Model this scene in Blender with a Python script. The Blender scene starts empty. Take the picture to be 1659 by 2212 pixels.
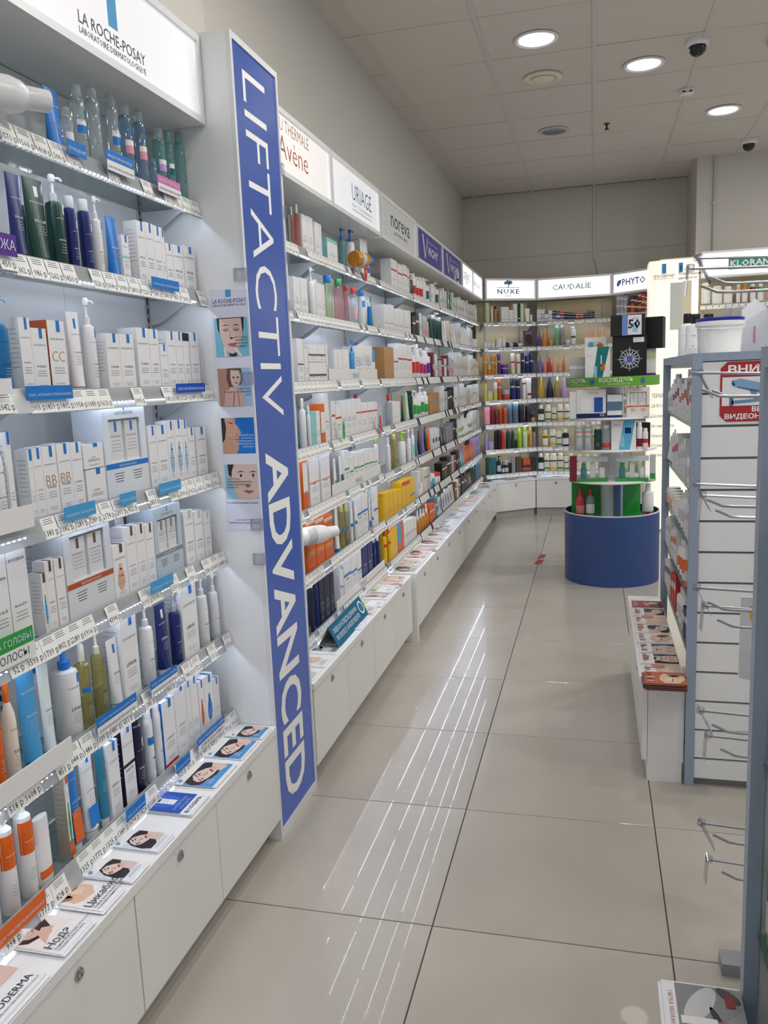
import bpy, math, random
from mathutils import Vector, Matrix

# ------------------------------------------------------------------ camera, world, exposure
scene = bpy.context.scene
COL = scene.collection
W, H = 1659, 2212
FPX, YAW, PITCH, ROLL, CAMH = 1759.08, -0.255656, 0.160830, -0.040851, 1.42925
def cam_axes():
    cy, sy = math.cos(YAW), math.sin(YAW)
    fwd, right, up = Vector((sy, cy, 0)), Vector((cy, -sy, 0)), Vector((0, 0, 1))
    cp, sp = math.cos(PITCH), math.sin(PITCH)
    f2, u2 = fwd * cp - up * sp, up * cp + fwd * sp
    cr, sr = math.cos(ROLL), math.sin(ROLL)
    return right * cr + u2 * sr, u2 * cr - right * sr, f2
CR, CU, CF = cam_axes()
CAM = Vector((0, 0, CAMH))
cam_data = bpy.data.cameras.new('camera')
cam_data.sensor_fit = 'VERTICAL'; cam_data.sensor_height = 36.0
cam_data.lens = FPX / H * 36.0
cam_data.clip_start = 0.02; cam_data.clip_end = 60
cam = bpy.data.objects.new('camera', cam_data); COL.objects.link(cam)
cam.matrix_world = Matrix(((CR.x, CU.x, -CF.x, CAM.x), (CR.y, CU.y, -CF.y, CAM.y), (CR.z, CU.z, -CF.z, CAM.z), (0, 0, 0, 1)))
scene.camera = cam
world = bpy.data.worlds.new('world'); scene.world = world; world.use_nodes = True
bg = world.node_tree.nodes['Background']; bg.inputs[0].default_value = (0.90, 0.95, 1.0, 1); bg.inputs[1].default_value = 0.42
vs = scene.view_settings
vs.view_transform = 'Standard'; vs.look = 'None'; vs.gamma = 1; vs.use_curve_mapping = False; vs.exposure = -0.1
scene.cycles.transparent_max_bounces = 10
scene.cycles.max_bounces = 6; scene.cycles.diffuse_bounces = 3; scene.cycles.glossy_bounces = 3; scene.cycles.transmission_bounces = 2
scene.cycles.use_adaptive_sampling = True; scene.cycles.adaptive_threshold = 0.06
scene.cycles.caustics_reflective = False; scene.cycles.caustics_refractive = False
LAMP_POWER = 9.0
LED_STRENGTH = 68.0

# ------------------------------------------------------------------ maths helpers
def bp(px, py, ax, v):
    d = CR * ((px - W / 2) / FPX) + CU * (-(py - H / 2) / FPX) + CF
    i = 'xyz'.index(ax); t = (v - CAM[i]) / d[i]
    return CAM + d * t
def cc(P):
    d = P - CAM
    return d.dot(CR), d.dot(CU), d.dot(CF)
def solve_s(P0, d, px):            # s with P0 + s d seen in column px
    a0, _, a2 = cc(P0); b0, b2 = d.dot(CR), d.dot(CF); k = (px - W / 2) / FPX
    return -(a0 - k * a2) / (b0 - k * b2)
def solve_z(P0, py):               # height above P0 that is seen in row py
    _, a1, a2 = cc(P0); b1, b2 = CU.z, CF.z; k = -(py - H / 2) / FPX
    return -(a1 - k * a2) / (b1 - k * b2)
def lin(h):
    if isinstance(h, str): h = PAL.get(h, h)
    if isinstance(h, str):
        h = h.lstrip('#'); h = tuple(int(h[i:i + 2], 16) for i in (0, 2, 4))
        return tuple((c / 255 / 12.92) if c / 255 <= .04045 else ((c / 255 + .055) / 1.055) ** 2.4 for c in h) + (1,)
    return tuple(h) if len(h) == 4 else tuple(h) + (1,)
PAL = dict(white='eeeef0', cream='ece4d2', blue='1c7ad0', navy='1d2a6b', dnavy='161c3c', teal='13636a', dgreen='0f4038', green='35a04a',
           lime='9cd02c', orange='e2671c', yellow='f2bf1c', amber='c9852a', olive='d2c765', red='cf2f2f', magenta='b52a6a', maroon='7a2436',
           pink='e79ab0', salmon='e08a7c', lilac='c7a0d8', purple='5a2f96', violet='7d6ab8', lav='a89cc8', brown='6b4a38', kraft='b98b57',
           gold='c79a3c', copper='b8552e', black='17171a', grey='8f9196', lgrey='c6c8cc', silver='b4b8be', aqua='56b8cc', sky='4aa3dc',
           clear='e4f0f4', cblue='9fc4e6', cteal='8fd0d0', cgreen='cfe4b4', cpink='f0b4b8', peach='eab092', steel='5d7f9c', tag='f4f4f2', ink='3a3c44')
WORD = dict(dnavy='dark navy', dgreen='dark green', lav='lavender', lgrey='light grey', cblue='clear blue', cteal='clear teal', cgreen='clear green',
            cpink='clear pink', sky='sky blue', steel='steel blue', kraft='kraft brown', clear='clear')
def word(c): return WORD.get(c, c)

# ------------------------------------------------------------------ text outlines
_tc = {}
def text_mesh(s, bold=0.0, res=1, space=1.0):
    key = (s, bold, res, space)
    if key not in _tc:
        c = bpy.data.curves.new('lettering', 'FONT'); c.body = s; c.resolution_u = res; c.offset = bold; c.space_character = space
        o = bpy.data.objects.new('lettering', c); m = o.to_mesh()
        vsx = [(v.co.x, v.co.y) for v in m.vertices]; fs = [tuple(p.vertices) for p in m.polygons]
        o.to_mesh_clear(); bpy.data.objects.remove(o); bpy.data.curves.remove(c)
        if vsx:
            x0 = min(v[0] for v in vsx); x1 = max(v[0] for v in vsx)
        else: x0, x1 = 0, 1
        _tc[key] = ([(x - x0, y) for x, y in vsx], fs, x1 - x0)
    return _tc[key]

# ------------------------------------------------------------------ mesh collector
class G:
    def __init__(s): s.v = []; s.f = []; s.c = []
    def add(s, vs_, fs_, col):
        n = len(s.v); s.v += vs_; s.f += [tuple(i + n for i in f) for f in fs_]
        s.c += (col if isinstance(col, list) else [col] * len(fs_))
        return s
    def box(s, x0, x1, y0, y1, z0, z1, col='white', cols=None):
        v = [(x, y, z) for z in (z0, z1) for y in (y0, y1) for x in (x0, x1)]
        f = [(0, 2, 3, 1), (4, 5, 7, 6), (0, 1, 5, 4), (2, 6, 7, 3), (0, 4, 6, 2), (1, 3, 7, 5)]   # bottom top front back left right
        return s.add(v, f, list(cols) if cols else col)
    def prism(s, pts, z0, z1, col='white'):          # pts counter-clockwise in plan
        n = len(pts)
        v = [(x, y, z0) for x, y in pts] + [(x, y, z1) for x, y in pts]
        f = [tuple(range(n - 1, -1, -1)), tuple(range(n, 2 * n))] + [(i, (i + 1) % n, n + (i + 1) % n, n + i) for i in range(n)]
        return s.add(v, f, col)
    def lathe(s, prof, seg=16, col='white', cx=0, cy=0, sy=1.0, rot=0.0, cols=None, caps=True):
        v = []; f = []; c = []
        for r, z in prof:
            for k in range(seg):
                a = rot + 2 * math.pi * k / seg; v.append((cx + r * math.cos(a), cy + sy * r * math.sin(a), z))
        for i in range(len(prof) - 1):
            for k in range(seg):
                k2 = (k + 1) % seg; f.append((i * seg + k, i * seg + k2, (i + 1) * seg + k2, (i + 1) * seg + k)); c.append(cols[i] if cols else col)
        if not caps: return s.add(v, f, c)
        f.append(tuple(range(seg - 1, -1, -1))); c.append(cols[0] if cols else col)
        f.append(tuple((len(prof) - 1) * seg + k for k in range(seg))); c.append(cols[-1] if cols else col)
        return s.add(v, f, c)
    def tube(s, pts, r, seg=8, col='white'):
        pts = [Vector(p) for p in pts]; v = []; f = []
        for i, p in enumerate(pts):
            t = (pts[min(i + 1, len(pts) - 1)] - pts[max(i - 1, 0)]).normalized()
            a = t.cross(Vector((0, 0, 1)));
            if a.length < 1e-3: a = t.cross(Vector((1, 0, 0)))
            a.normalize(); b = t.cross(a)
            for k in range(seg):
                an = 2 * math.pi * k / seg; q = p + a * (r * math.cos(an)) + b * (r * math.sin(an)); v.append(tuple(q))
        for i in range(len(pts) - 1):
            for k in range(seg):
                k2 = (k + 1) % seg; f.append((i * seg + k, (i + 1) * seg + k, (i + 1) * seg + k2, i * seg + k2))
        f.append(tuple(range(seg))); f.append(tuple((len(pts) - 1) * seg + k for k in range(seg - 1, -1, -1)))
        return s.add(v, f, col)
    # flat print on a plane: o origin, u right, w up, n towards the reader
    def frame(s, o, u, w): s.o, s.u, s.w = Vector(o), Vector(u), Vector(w); s.n = s.u.cross(s.w); s.cyl = None; s.lay = 0.0004; return s
    def on_cyl(s, cx, cy, r, sy=1.0): s.cyl = (cx, cy, r, sy); s.lay = 0.0004; return s
    def P(s, x, y):
        if s.cyl:
            cx, cy, r, sy = s.cyl; r2 = r + s.lay; a = max(-1.5, min(1.5, x / max(r, 1e-4)))
            return (cx + r2 * math.sin(a), cy - sy * r2 * math.cos(a), y)
        return tuple(s.o + s.u * x + s.w * y + s.n * s.lay)
    def up(s, d=0.00025): s.lay += d; return s
    def rect(s, x0, x1, y0, y1, col):
        if s.cyl:
            n = 6; v = []; f = []
            for i in range(n + 1):
                x = x0 + (x1 - x0) * i / n; v += [s.P(x, y0), s.P(x, y1)]
            f = [(2 * i, 2 * i + 2, 2 * i + 3, 2 * i + 1) for i in range(n)]
            return s.add(v, f, col)
        return s.add([s.P(x0, y0), s.P(x1, y0), s.P(x1, y1), s.P(x0, y1)], [(0, 1, 2, 3)], col)
    def poly(s, pts, col): return s.add([s.P(x, y) for x, y in pts], [tuple(range(len(pts)))], col)
    def ell(s, cx, cy, rx, ry, col, n=14, rot=0.0):
        c, d = math.cos(rot), math.sin(rot); pts = []
        for k in range(n):
            a = 2 * math.pi * k / n; x, y = rx * math.cos(a), ry * math.sin(a); pts.append((cx + x * c - y * d, cy + x * d + y * c))
        return s.poly(pts, col)
    def text(s, t, x, y, size=None, width=None, col='ink', align='c', bold=0.0, res=1, rot=0, hmax=None, space=1.0, sx=1.0):
        v, f, w = text_mesh(t, bold, res, space)
        if not f: return s
        k = size if size else width / max(w, 1e-6)
        if hmax and k * .7 > hmax: k = hmax / .7
        if width and size: sx = width / (w * k)
        dx = {'c': -w / 2, 'l': 0, 'r': -w}[align]
        if rot == 0: pts = [s.P(x + (a + dx) * k * sx, y + b * k) for a, b in v]
        else: pts = [s.P(x + b * k, y - (a + dx) * k * sx) for a, b in v]      # reads downwards
        return s.add(pts, f, col)
    def lines(s, x0, x1, y, n, step, th, col, jit=0.25, seed=0):
        r = random.Random(seed)
        for i in range(n):
            e = (x1 - x0) * jit * r.random(); s.rect(x0 + e / 2, x1 - e / 2, y - i * step - th, y - i * step, col)
        return s
    def obj(s, name, mat, parent=None, loc=None, rotz=None, angle=35):
        m = bpy.data.meshes.new(name); m.from_pydata(s.v, [], s.f)
        at = m.color_attributes.new('Col', 'FLOAT_COLOR', 'CORNER')
        cache = {}; buf = []
        for p, c in zip(m.polygons, s.c):
            if c not in cache: cache[c] = lin(c)
            buf += list(cache[c]) * p.loop_total
        at.data.foreach_set('color', buf)
        m.materials.append(MAT[mat] if isinstance(mat, str) else mat)
        if angle:
            m.polygons.foreach_set('use_smooth', [True] * len(m.polygons)); m.set_sharp_from_angle(angle=math.radians(angle))
        m.update()
        return link(name, m, parent, loc, rotz)
def link(name, data, parent=None, loc=None, rotz=None):
    o = bpy.data.objects.new(name, data); COL.objects.link(o)
    if loc is not None: o.location = loc
    if rotz is not None: o.rotation_euler = (0, 0, rotz)
    if parent is not None: o.parent = parent
    return o
def empty(name, loc=(0, 0, 0), rotz=0.0):
    o = link(name, None, None, loc, rotz); o.empty_display_size = .05; return o
def tag(o, label, cat, group=None):
    o['label'] = label; o['category'] = cat
    if group: o['group'] = group
    return o
def struct(o): o['kind'] = 'structure'; return o
def stuff(o): o['kind'] = 'stuff'; return o

# ------------------------------------------------------------------ materials
MAT = {}
def new_mat(name):
    m = bpy.data.materials.new(name); m.use_nodes = True; MAT[name] = m
    nt = m.node_tree; return m, nt, nt.nodes.get('Principled BSDF')
def noise_bump(nt, b, scale, dist):
    n = nt.nodes.new('ShaderNodeTexNoise'); n.inputs['Scale'].default_value = scale
    u = nt.nodes.new('ShaderNodeBump'); u.inputs['Distance'].default_value = dist; u.inputs['Strength'].default_value = 0.4
    nt.links.new(n.outputs['Fac'], u.inputs['Height']); nt.links.new(u.outputs['Normal'], b.inputs['Normal'])
def colour_node(nt, b, vary=0.04, scale=30):
    a = nt.nodes.new('ShaderNodeAttribute'); a.attribute_name = 'Col'
    n = nt.nodes.new('ShaderNodeTexNoise'); n.inputs['Scale'].default_value = scale
    r = nt.nodes.new('ShaderNodeMapRange'); r.inputs[3].default_value = 1 - vary; r.inputs[4].default_value = 1 + vary
    mx = nt.nodes.new('ShaderNodeVectorMath'); mx.operation = 'SCALE'
    nt.links.new(n.outputs['Fac'], r.inputs[0]); nt.links.new(a.outputs['Color'], mx.inputs[0]); nt.links.new(r.outputs[0], mx.inputs['Scale'])
    nt.links.new(mx.outputs[0], b.inputs['Base Color'])
def m_attr(name, rough, spec=0.5, coat=0.0, vary=0.03, metal=0.0):
    m, nt, b = new_mat(name); colour_node(nt, b, vary)
    b.inputs['Roughness'].default_value = rough; b.inputs['Specular IOR Level'].default_value = spec; b.inputs['Coat Weight'].default_value = coat; b.inputs['Metallic'].default_value = metal
m_attr('plastic', 0.28, 0.5); m_attr('carton', 0.42, 0.4); m_attr('print', 0.4, 0.3); m_attr('paper', 0.5, 0.3); m_attr('gloss', 0.12, 0.5, 0.3)
m_attr('laminate', 0.3, 0.4, 0.0, 0.02); m_attr('metal', 0.28, 0.5, 0.0, 0.05, 1.0); m_attr('paint', 0.75, 0.2, 0.0, 0.03); m_attr('alu', 0.35, 0.5, 0.0, 0.04, 0.1)
def m_clear(name, tint_amt, diff, rough=0.05, fres=0.6):      # clear plastics: tinted see-through + gloss + a little body
    m, nt, b = new_mat(name); nt.nodes.remove(b); out = nt.nodes['Material Output']
    a = nt.nodes.new('ShaderNodeAttribute'); a.attribute_name = 'Col'
    t = nt.nodes.new('ShaderNodeBsdfTransparent'); d = nt.nodes.new('ShaderNodeBsdfDiffuse'); g = nt.nodes.new('ShaderNodeBsdfGlossy')
    g.inputs['Roughness'].default_value = rough
    nt.links.new(a.outputs['Color'], d.inputs['Color'])
    mixc = nt.nodes.new('ShaderNodeMix'); mixc.data_type = 'RGBA'; mixc.inputs[0].default_value = tint_amt; mixc.inputs[6].default_value = (1, 1, 1, 1)
    nt.links.new(a.outputs['Color'], mixc.inputs[7]); nt.links.new(mixc.outputs[2], t.inputs['Color'])
    m1 = nt.nodes.new('ShaderNodeMixShader'); m1.inputs[0].default_value = diff
    nt.links.new(t.outputs[0], m1.inputs[1]); nt.links.new(d.outputs[0], m1.inputs[2])
    fr = nt.nodes.new('ShaderNodeLayerWeight'); fr.inputs['Blend'].default_value = 0.25
    mm = nt.nodes.new('ShaderNodeMath'); mm.operation = 'MULTIPLY_ADD'; mm.inputs[1].default_value = fres; mm.inputs[2].default_value = 0.05
    nt.links.new(fr.outputs['Fresnel'], mm.inputs[0])
    m2 = nt.nodes.new('ShaderNodeMixShader'); nt.links.new(mm.outputs[0], m2.inputs[0]); nt.links.new(m1.outputs[0], m2.inputs[1]); nt.links.new(g.outputs[0], m2.inputs[2])
    nt.links.new(m2.outputs[0], out.inputs['Surface'])
m_clear('clear', 0.5, 0.26); m_clear('acrylic', 0.35, 0.10); m_clear('shelf_glass', 0.6, 0.14, 0.04); m_clear('film', 0.0, 0.02, 0.08, 0.1)
m_clear('rail', 0.4, 0.42, 0.12)
def m_emit(name, strength):
    m, nt, b = new_mat(name); colour_node(nt, b, 0.0)
    a = [n for n in nt.nodes if n.type == 'ATTRIBUTE'][0]
    nt.links.new(a.outputs['Color'], b.inputs['Emission Color']); b.inputs['Emission Strength'].default_value = strength; b.inputs['Roughness'].default_value = 0.25
for n_, s_ in (('sign_bright', 0.8), ('sign_mid', 0.28), ('unlit_sign_glow', 0.28), ('sign_blue', 0.3), ('column_lit', 0.72), ('led', LED_STRENGTH), ('lamp_glow', 3.2)): m_emit(n_, s_)
# porcelain floor tile
m, nt, b = new_mat('floor_tile')
inf = nt.nodes.new('ShaderNodeObjectInfo'); tcn = nt.nodes.new('ShaderNodeTexCoord')
ns = nt.nodes.new('ShaderNodeTexNoise'); ns.inputs['Scale'].default_value = 3.0; ns.inputs['Detail'].default_value = 6
nt.links.new(tcn.outputs['Object'], ns.inputs['Vector'])
cr_ = nt.nodes.new('ShaderNodeValToRGB'); cr_.color_ramp.elements[0].position = .3; cr_.color_ramp.elements[1].position = .75
cr_.color_ramp.elements[0].color = (0.47, 0.43, 0.375, 1); cr_.color_ramp.elements[1].color = (0.52, 0.48, 0.425, 1)
nt.links.new(ns.outputs['Fac'], cr_.inputs[0])
hs = nt.nodes.new('ShaderNodeHueSaturation'); mr = nt.nodes.new('ShaderNodeMapRange'); mr.inputs[3].default_value = .95; mr.inputs[4].default_value = 1.05
nt.links.new(inf.outputs['Random'], mr.inputs[0]); nt.links.new(mr.outputs[0], hs.inputs['Value']); nt.links.new(cr_.outputs[0], hs.inputs['Color'])
# small dark scuffs
vo = nt.nodes.new('ShaderNodeTexVoronoi'); vo.inputs['Scale'].default_value = 9.0; vo.inputs['Randomness'].default_value = 1.0
nt.links.new(tcn.outputs['Object'], vo.inputs['Vector'])
lt = nt.nodes.new('ShaderNodeMapRange'); lt.inputs[1].default_value = .0; lt.inputs[2].default_value = .03; lt.inputs[3].default_value = .86; lt.inputs[4].default_value = 1
nt.links.new(vo.outputs['Distance'], lt.inputs[0])
sc_ = nt.nodes.new('ShaderNodeVectorMath'); sc_.operation = 'SCALE'
nt.links.new(hs.outputs[0], sc_.inputs[0]); nt.links.new(lt.outputs[0], sc_.inputs['Scale']); nt.links.new(sc_.outputs[0], b.inputs['Base Color'])
b.inputs['Specular IOR Level'].default_value = 0.3; b.inputs['Coat Weight'].default_value = 0.19; b.inputs['Coat Roughness'].default_value = 0.012
n2 = nt.nodes.new('ShaderNodeTexNoise'); n2.inputs['Scale'].default_value = 14; nt.links.new(tcn.outputs['Object'], n2.inputs['Vector'])
r2 = nt.nodes.new('ShaderNodeMapRange'); r2.inputs[3].default_value = 0.16; r2.inputs[4].default_value = 0.26
nt.links.new(n2.outputs['Fac'], r2.inputs[0]); nt.links.new(r2.outputs[0], b.inputs['Roughness'])
def m_plain(name, col, rough, scale=60, bump=0.0004, metal=0.0, vary=0.03):
    m, nt, b = new_mat(name)
    n = nt.nodes.new('ShaderNodeTexNoise'); n.inputs['Scale'].default_value = scale / 10; n.inputs['Detail'].default_value = 5
    r = nt.nodes.new('ShaderNodeValToRGB'); c = lin(col)
    r.color_ramp.elements[0].color = tuple(x * (1 - vary) for x in c[:3]) + (1,); r.color_ramp.elements[1].color = tuple(min(1, x * (1 + vary)) for x in c[:3]) + (1,)
    nt.links.new(n.outputs['Fac'], r.inputs[0]); nt.links.new(r.outputs[0], b.inputs['Base Color'])
    b.inputs['Roughness'].default_value = rough; b.inputs['Metallic'].default_value = metal
    if bump: noise_bump(nt, b, scale, bump)
m_plain('grout', '4b4842', 0.8); m_plain('wall_paint', 'd8d4cd', 0.8, 90, 0.0006); m_plain('ceiling_tile', 'd8d3cc', 0.85, 220, 0.0008)
m_plain('ceiling_void', '3c3a38', 0.9); m_plain('grid_bar', 'd2cfca', 0.6)
m_plain('island_blue', '2f4c86', 0.4, 80, 0.0)

# ================================================================== STRUCTURE
T = 0.6; GX, GY = -0.4129, 1.9074            # tile grid origin
def tiles(name, parent, mesh_fn, spots, mat):
    me = None
    for x, y, tilt in spots:
        if me is None:
            o = mesh_fn(); me = o.data; o.parent = parent; o.location = (x, y, parent['_z'] if '_z' in parent else 0)
        else: o = link(name, me, parent, (x, y, 0))
        o.location = (x, y, 0); o.rotation_euler = tilt
floor = struct(G().box(-2.4, 4.2, -2.0, 9.4, -0.06, -0.0035, 'grey').obj('floor', 'grout', angle=0))
def tile_mesh():
    h = T / 2 - 0.0016; b = 0.0012; g = G()
    v = [(-h, -h, -.0034), (h, -h, -.0034), (h, h, -.0034), (-h, h, -.0034)]
    v += [(-h, -h, -b), (h, -h, -b), (h, h, -b), (-h, h, -b)]
    q = h - b; v += [(-q, -q, 0), (q, -q, 0), (q, q, 0), (-q, q, 0)]
    f = [(i, (i + 1) % 4, 4 + (i + 1) % 4, 4 + i) for i in range(4)] + [(4 + i, 4 + (i + 1) % 4, 8 + (i + 1) % 4, 8 + i) for i in range(4)] + [(8, 9, 10, 11)]
    return g.add(v, f, 'white').obj('tile', 'floor_tile', angle=0)
tiles('tile', floor, tile_mesh, [(GX + (i + .5) * T, GY + (j + .5) * T, (0, 0, 0)) for j in range(-6, 12) for i in range(-3, 7)], None)
# stuck-down red tape on the floor
tp = bp(1169, 1204, 'z', 0)
g = G()
for k, (a, b_) in enumerate(((0, .17), (.2, .36))):
    v = [(-.03, a, 0), (.02, a + .02, 0), (.03, b_, 0), (-.02, b_ - .01, 0)]
    g.add([(x, y, z + .0009) for x, y, z in v], [(0, 1, 2, 3)], 'b0483c')
tag(g.obj('floor_tape', 'paper', None, (tp.x - .01, tp.y - .25, 0), -.05, 0), 'worn strip of red tape stuck on the floor tiles', 'tape')

CZ = 3.25
ceiling = struct(G().box(-1.6, 4.2, -2.0, 9.2, CZ + 0.014, CZ + 0.08, 'grey').obj('ceiling', 'ceiling_void', angle=0))
def ctile():
    hx, hy = .289, .2965
    return G().box(-hx, hx, -hy, hy, CZ, CZ + .012, 'white').obj('ceiling_tile', 'ceiling_tile', angle=0)
rr = random.Random(5)
spots = []
for j in range(-6, 7):
    for i in range(-3, 6):
        x = (i + .5) * .6; y = 5.15 + (j + .5) * .6
        if y > 8.85: continue
        spots.append((x, y, (rr.uniform(-.004, .004), rr.uniform(-.003, .003), 0)))
def ctiles():
    me = None
    for x, y, r in spots:
        if me is None: o = ctile(); me = o.data; o.parent = ceiling
        else: o = link('ceiling_tile', me, ceiling)
        # tiles tilt a little about their own centre
        m = Matrix.Translation((x, y, 0)) @ Matrix.Translation((0, 0, CZ)) @ Matrix.Rotation(r[0], 4, 'X') @ Matrix.Rotation(r[1], 4, 'Y') @ Matrix.Translation((0, 0, -CZ))
        o.matrix_local = m
ctiles()
for i in range(-2, 6):
    G().box(i * .6 - .012, i * .6 + .012, -1.9, 9.0, CZ - .0045, CZ + .012, 'white').obj('grid_bar', 'grid_bar', ceiling, angle=0)
struct(G().box(-1.45, -1.33, -2.0, 8.9, 0, CZ + .013, 'white').obj('wall_left', 'wall_paint', angle=0))
struct(G().box(-1.33, -1.285, -2.0, 2.77, 0, CZ + .012, 'white').obj('wall_pilaster', 'wall_paint', angle=0))
wb = struct(G().box(-1.33, .88, 8.83, 8.95, 0, CZ + .013, 'white').obj('wall_back', 'wall_paint', angle=0))
G().box(-.014, .014, 8.818, 8.829, 2.55, CZ - .005, 'white').obj('seam_batten', 'wall_paint', wb, angle=0)
G().box(-1.33, .88, 8.822, 8.829, 2.62, 2.626, 'white').obj('seam_line', 'wall_paint', wb, angle=0)
g = G().tube([(-.0, 8.82, 2.56), (.02, 8.82, 2.48), (.035, 8.82, 2.4), (.02, 8.82, 2.3)], .004, 6, 'lgrey'); g.obj('cable', 'plastic', wb)
struct(G().box(.88, 4.1, 8.05, 8.2, 0, CZ + .013, 'white').obj('wall_right', 'wall_paint', angle=0))
struct(G().box(.88, .95, 8.2, 8.95, 0, CZ + .013, 'white').obj('wall_return', 'wall_paint', angle=0))
pc = bp(1543, 440, 'y', 8.04)
cd = G().tube([(0, 0, 2.35), (0, 0, CZ - .002)], .012, 10, 'lgrey').obj('conduit_pipe', 'plastic', None, (pc.x, 8.035, 0))
tag(cd, 'thin white conduit pipe running up the wall to the ceiling', 'pipe')
G().box(-.016, .016, -.01, .014, 2.84, 2.86, 'lgrey').obj('clip', 'plastic', cd)

# ================================================================== CEILING FIXTURES
def disc_prof(rs): return rs
def downlight(x, y, label, lit=True, group=None, power=LAMP_POWER):
    o = G().lathe([(.098, CZ - .001), (.122, CZ - .004), (.122, CZ - .009), (.112, CZ - .014), (.100, CZ - .010), (.094, CZ - .004)], 28, 'white').obj('downlight', 'plastic', None, (x, y, 0))
    tag(o, label, 'downlight', group)
    G().lathe([(.096, CZ - .0075), (.094, CZ - .0065)], 28, 'ffffff' if lit else 'silver').obj('diffuser', 'lamp_glow' if lit else 'gloss', o)
    if lit:
        ld = bpy.data.lights.new('lamp', 'AREA'); ld.shape = 'DISK'; ld.size = .19; ld.energy = power; ld.color = (1.0, .965, .91)
        lo = bpy.data.objects.new('lamp', ld); COL.objects.link(lo); lo.location = (0, 0, CZ - .02); lo.parent = o
    return o
LAMPS = [(-.31, 4.92, 'bright round downlight above the aisle before the vent ring'), (.29, 5.53, 'bright round downlight between the dome camera and the vent ring'), (.9, 6.68, 'bright round downlight next to the dome camera over the conduit')]
for x, y, l in LAMPS: downlight(x, y, l, power=0.6)
for x, y in ((-.31, 2.5), (.29, 3.1), (.9, 3.7), (.29, .7), (-.31, .1), (.9, 1.3), (1.5, 2.5), (2.7, 3.7), (1.5, 4.9), (2.1, 6.1), (2.7, 4.9), (3.3, 6.1), (2.1, 1.3), (.9, -1.1)):  # out-of-view downlights added to carry the room's light; far ones run stronger
    downlight(x, y, 'added unseen ceiling downlight over the shop floor outside the aisle', True, 'added unseen downlights outside the aisle', LAMP_POWER * (1.7 if y > 4.5 else 1))
o = G().lathe([(.06, CZ - .002), (.115, CZ - .003), (.118, CZ - .012), (.09, CZ - .018), (.075, CZ - .006)], 28, 'cream').obj('vent_ring', 'plastic', None, (-.31, 5.53, 0))
tag(o, 'round cream air vent ring with a domed centre in the ceiling', 'vent')
G().lathe([(.064, CZ - .006), (.07, CZ - .02), (.055, CZ - .027), (.02, CZ - .029)], 24, 'cream').obj('valve_disc', 'plastic', o)
o = G().lathe([(.095, CZ - .002), (.112, CZ - .003), (.112, CZ - .010), (.098, CZ - .013), (.092, CZ - .008)], 28, 'lgrey').obj('ceiling_speaker', 'plastic', None, (-.30, 6.72, 0))
tag(o, 'round ceiling speaker with grey mesh grille', 'speaker')
G().lathe([(.093, CZ - .007), (.088, CZ - .009)], 24, 'grey').obj('grille', 'metal', o)
o = G().lathe([(.02, CZ - .001), (.024, CZ - .004), (.008, CZ - .008), (.007, CZ - .03), (.012, CZ - .034), (.012, CZ - .038)], 12, 'brown').obj('sprinkler_head', 'metal', None, (.09, 6.7, 0))
tag(o, 'small brown fire sprinkler head hanging from a ceiling tile', 'sprinkler')
G().box(-.016, .016, -.002, .002, CZ - .044, CZ - .038, 'brown').obj('deflector', 'metal', o)
def dome(x, y, label):
    o = G().lathe([(.062, CZ - .001), (.064, CZ - .02), (.058, CZ - .03), (.05, CZ - .034)], 24, 'white').obj('dome_camera', 'plastic', None, (x, y, 0))
    tag(o, label, 'camera')
    G().lathe([(.048, CZ - .033), (.048, CZ - .045), (.043, CZ - .062), (.03, CZ - .078), (.012, CZ - .086)], 20, 'black').obj('dome_glass', 'gloss', o)
dome(.565, 5.27, 'white ceiling camera with a black dome beside the lit downlights'); dome(1.23, 7.63, 'white ceiling camera with a black dome over the wall conduit')
o = G().lathe([(.05, CZ - .001), (.052, CZ - .014), (.045, CZ - .03), (.03, CZ - .036)], 20, 'white').obj('smoke_detector', 'plastic', None, (.595, 6.13, 0))
tag(o, 'small white smoke detector on the ceiling grid', 'detector')
G().box(-.03, .03, -.047, -.04, CZ - .026, CZ - .016, 'black').obj('sensor_slot', 'plastic', o)
o = G().box(-.2, .25, -.2, .25, CZ - .02, CZ - .005, 'kraft').obj('ceiling_panel', 'laminate', None, (1.16, 5.2, 0)); tag(o, 'beige hatch panel standing proud of the ceiling', 'panel')
G().box(-.205, .255, -.205, -.198, CZ - .022, CZ - .005, 'lgrey').obj('edge_trim', 'metal', o)

# ================================================================== SHOP FITTINGS
ZS = [1.935, 1.69, 1.425, 1.17, .93, .675, .425]
ORD = ['top', 'second', 'third', 'fourth', 'fifth', 'sixth', 'bottom']
def rotv(a, x, y): return (x * math.cos(a) - y * math.sin(a), x * math.sin(a) + y * math.cos(a))
TW = (0.0, 0.30, 0.954)                       # tilt of the price rail
_tagc = {}
def price_mesh(txt, detail):
    key = (txt, detail)
    if key not in _tagc:
        g = G().frame((0, -.0008, 0), (1, 0, 0), TW); w = .0242
        g.rect(-w, w, 0, .045, 'tag')
        if detail:
            g.up(); g.lines(-w * .85, w * .85, .0415, 3, .0045, .0014, '70737a', .4, hash(txt) % 97 if False else len(txt))
            g.text(txt, 0, .0065, size=.0175 if len(txt) < 7 else .0145, col='24252a', res=1, sx=.92)
        o = g.obj('price_tag', 'paper', angle=0); m = o.data; bpy.data.objects.remove(o); _tagc[key] = m
    return _tagc[key]
POOL = ['1042 р', '876 р', '1215 р', '2049 р', '980 р', '1399 р', '760 р', '1184 р', '2330 р', '645 р', '1720 р', '1562 р']
rng = random.Random(11)
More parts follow.
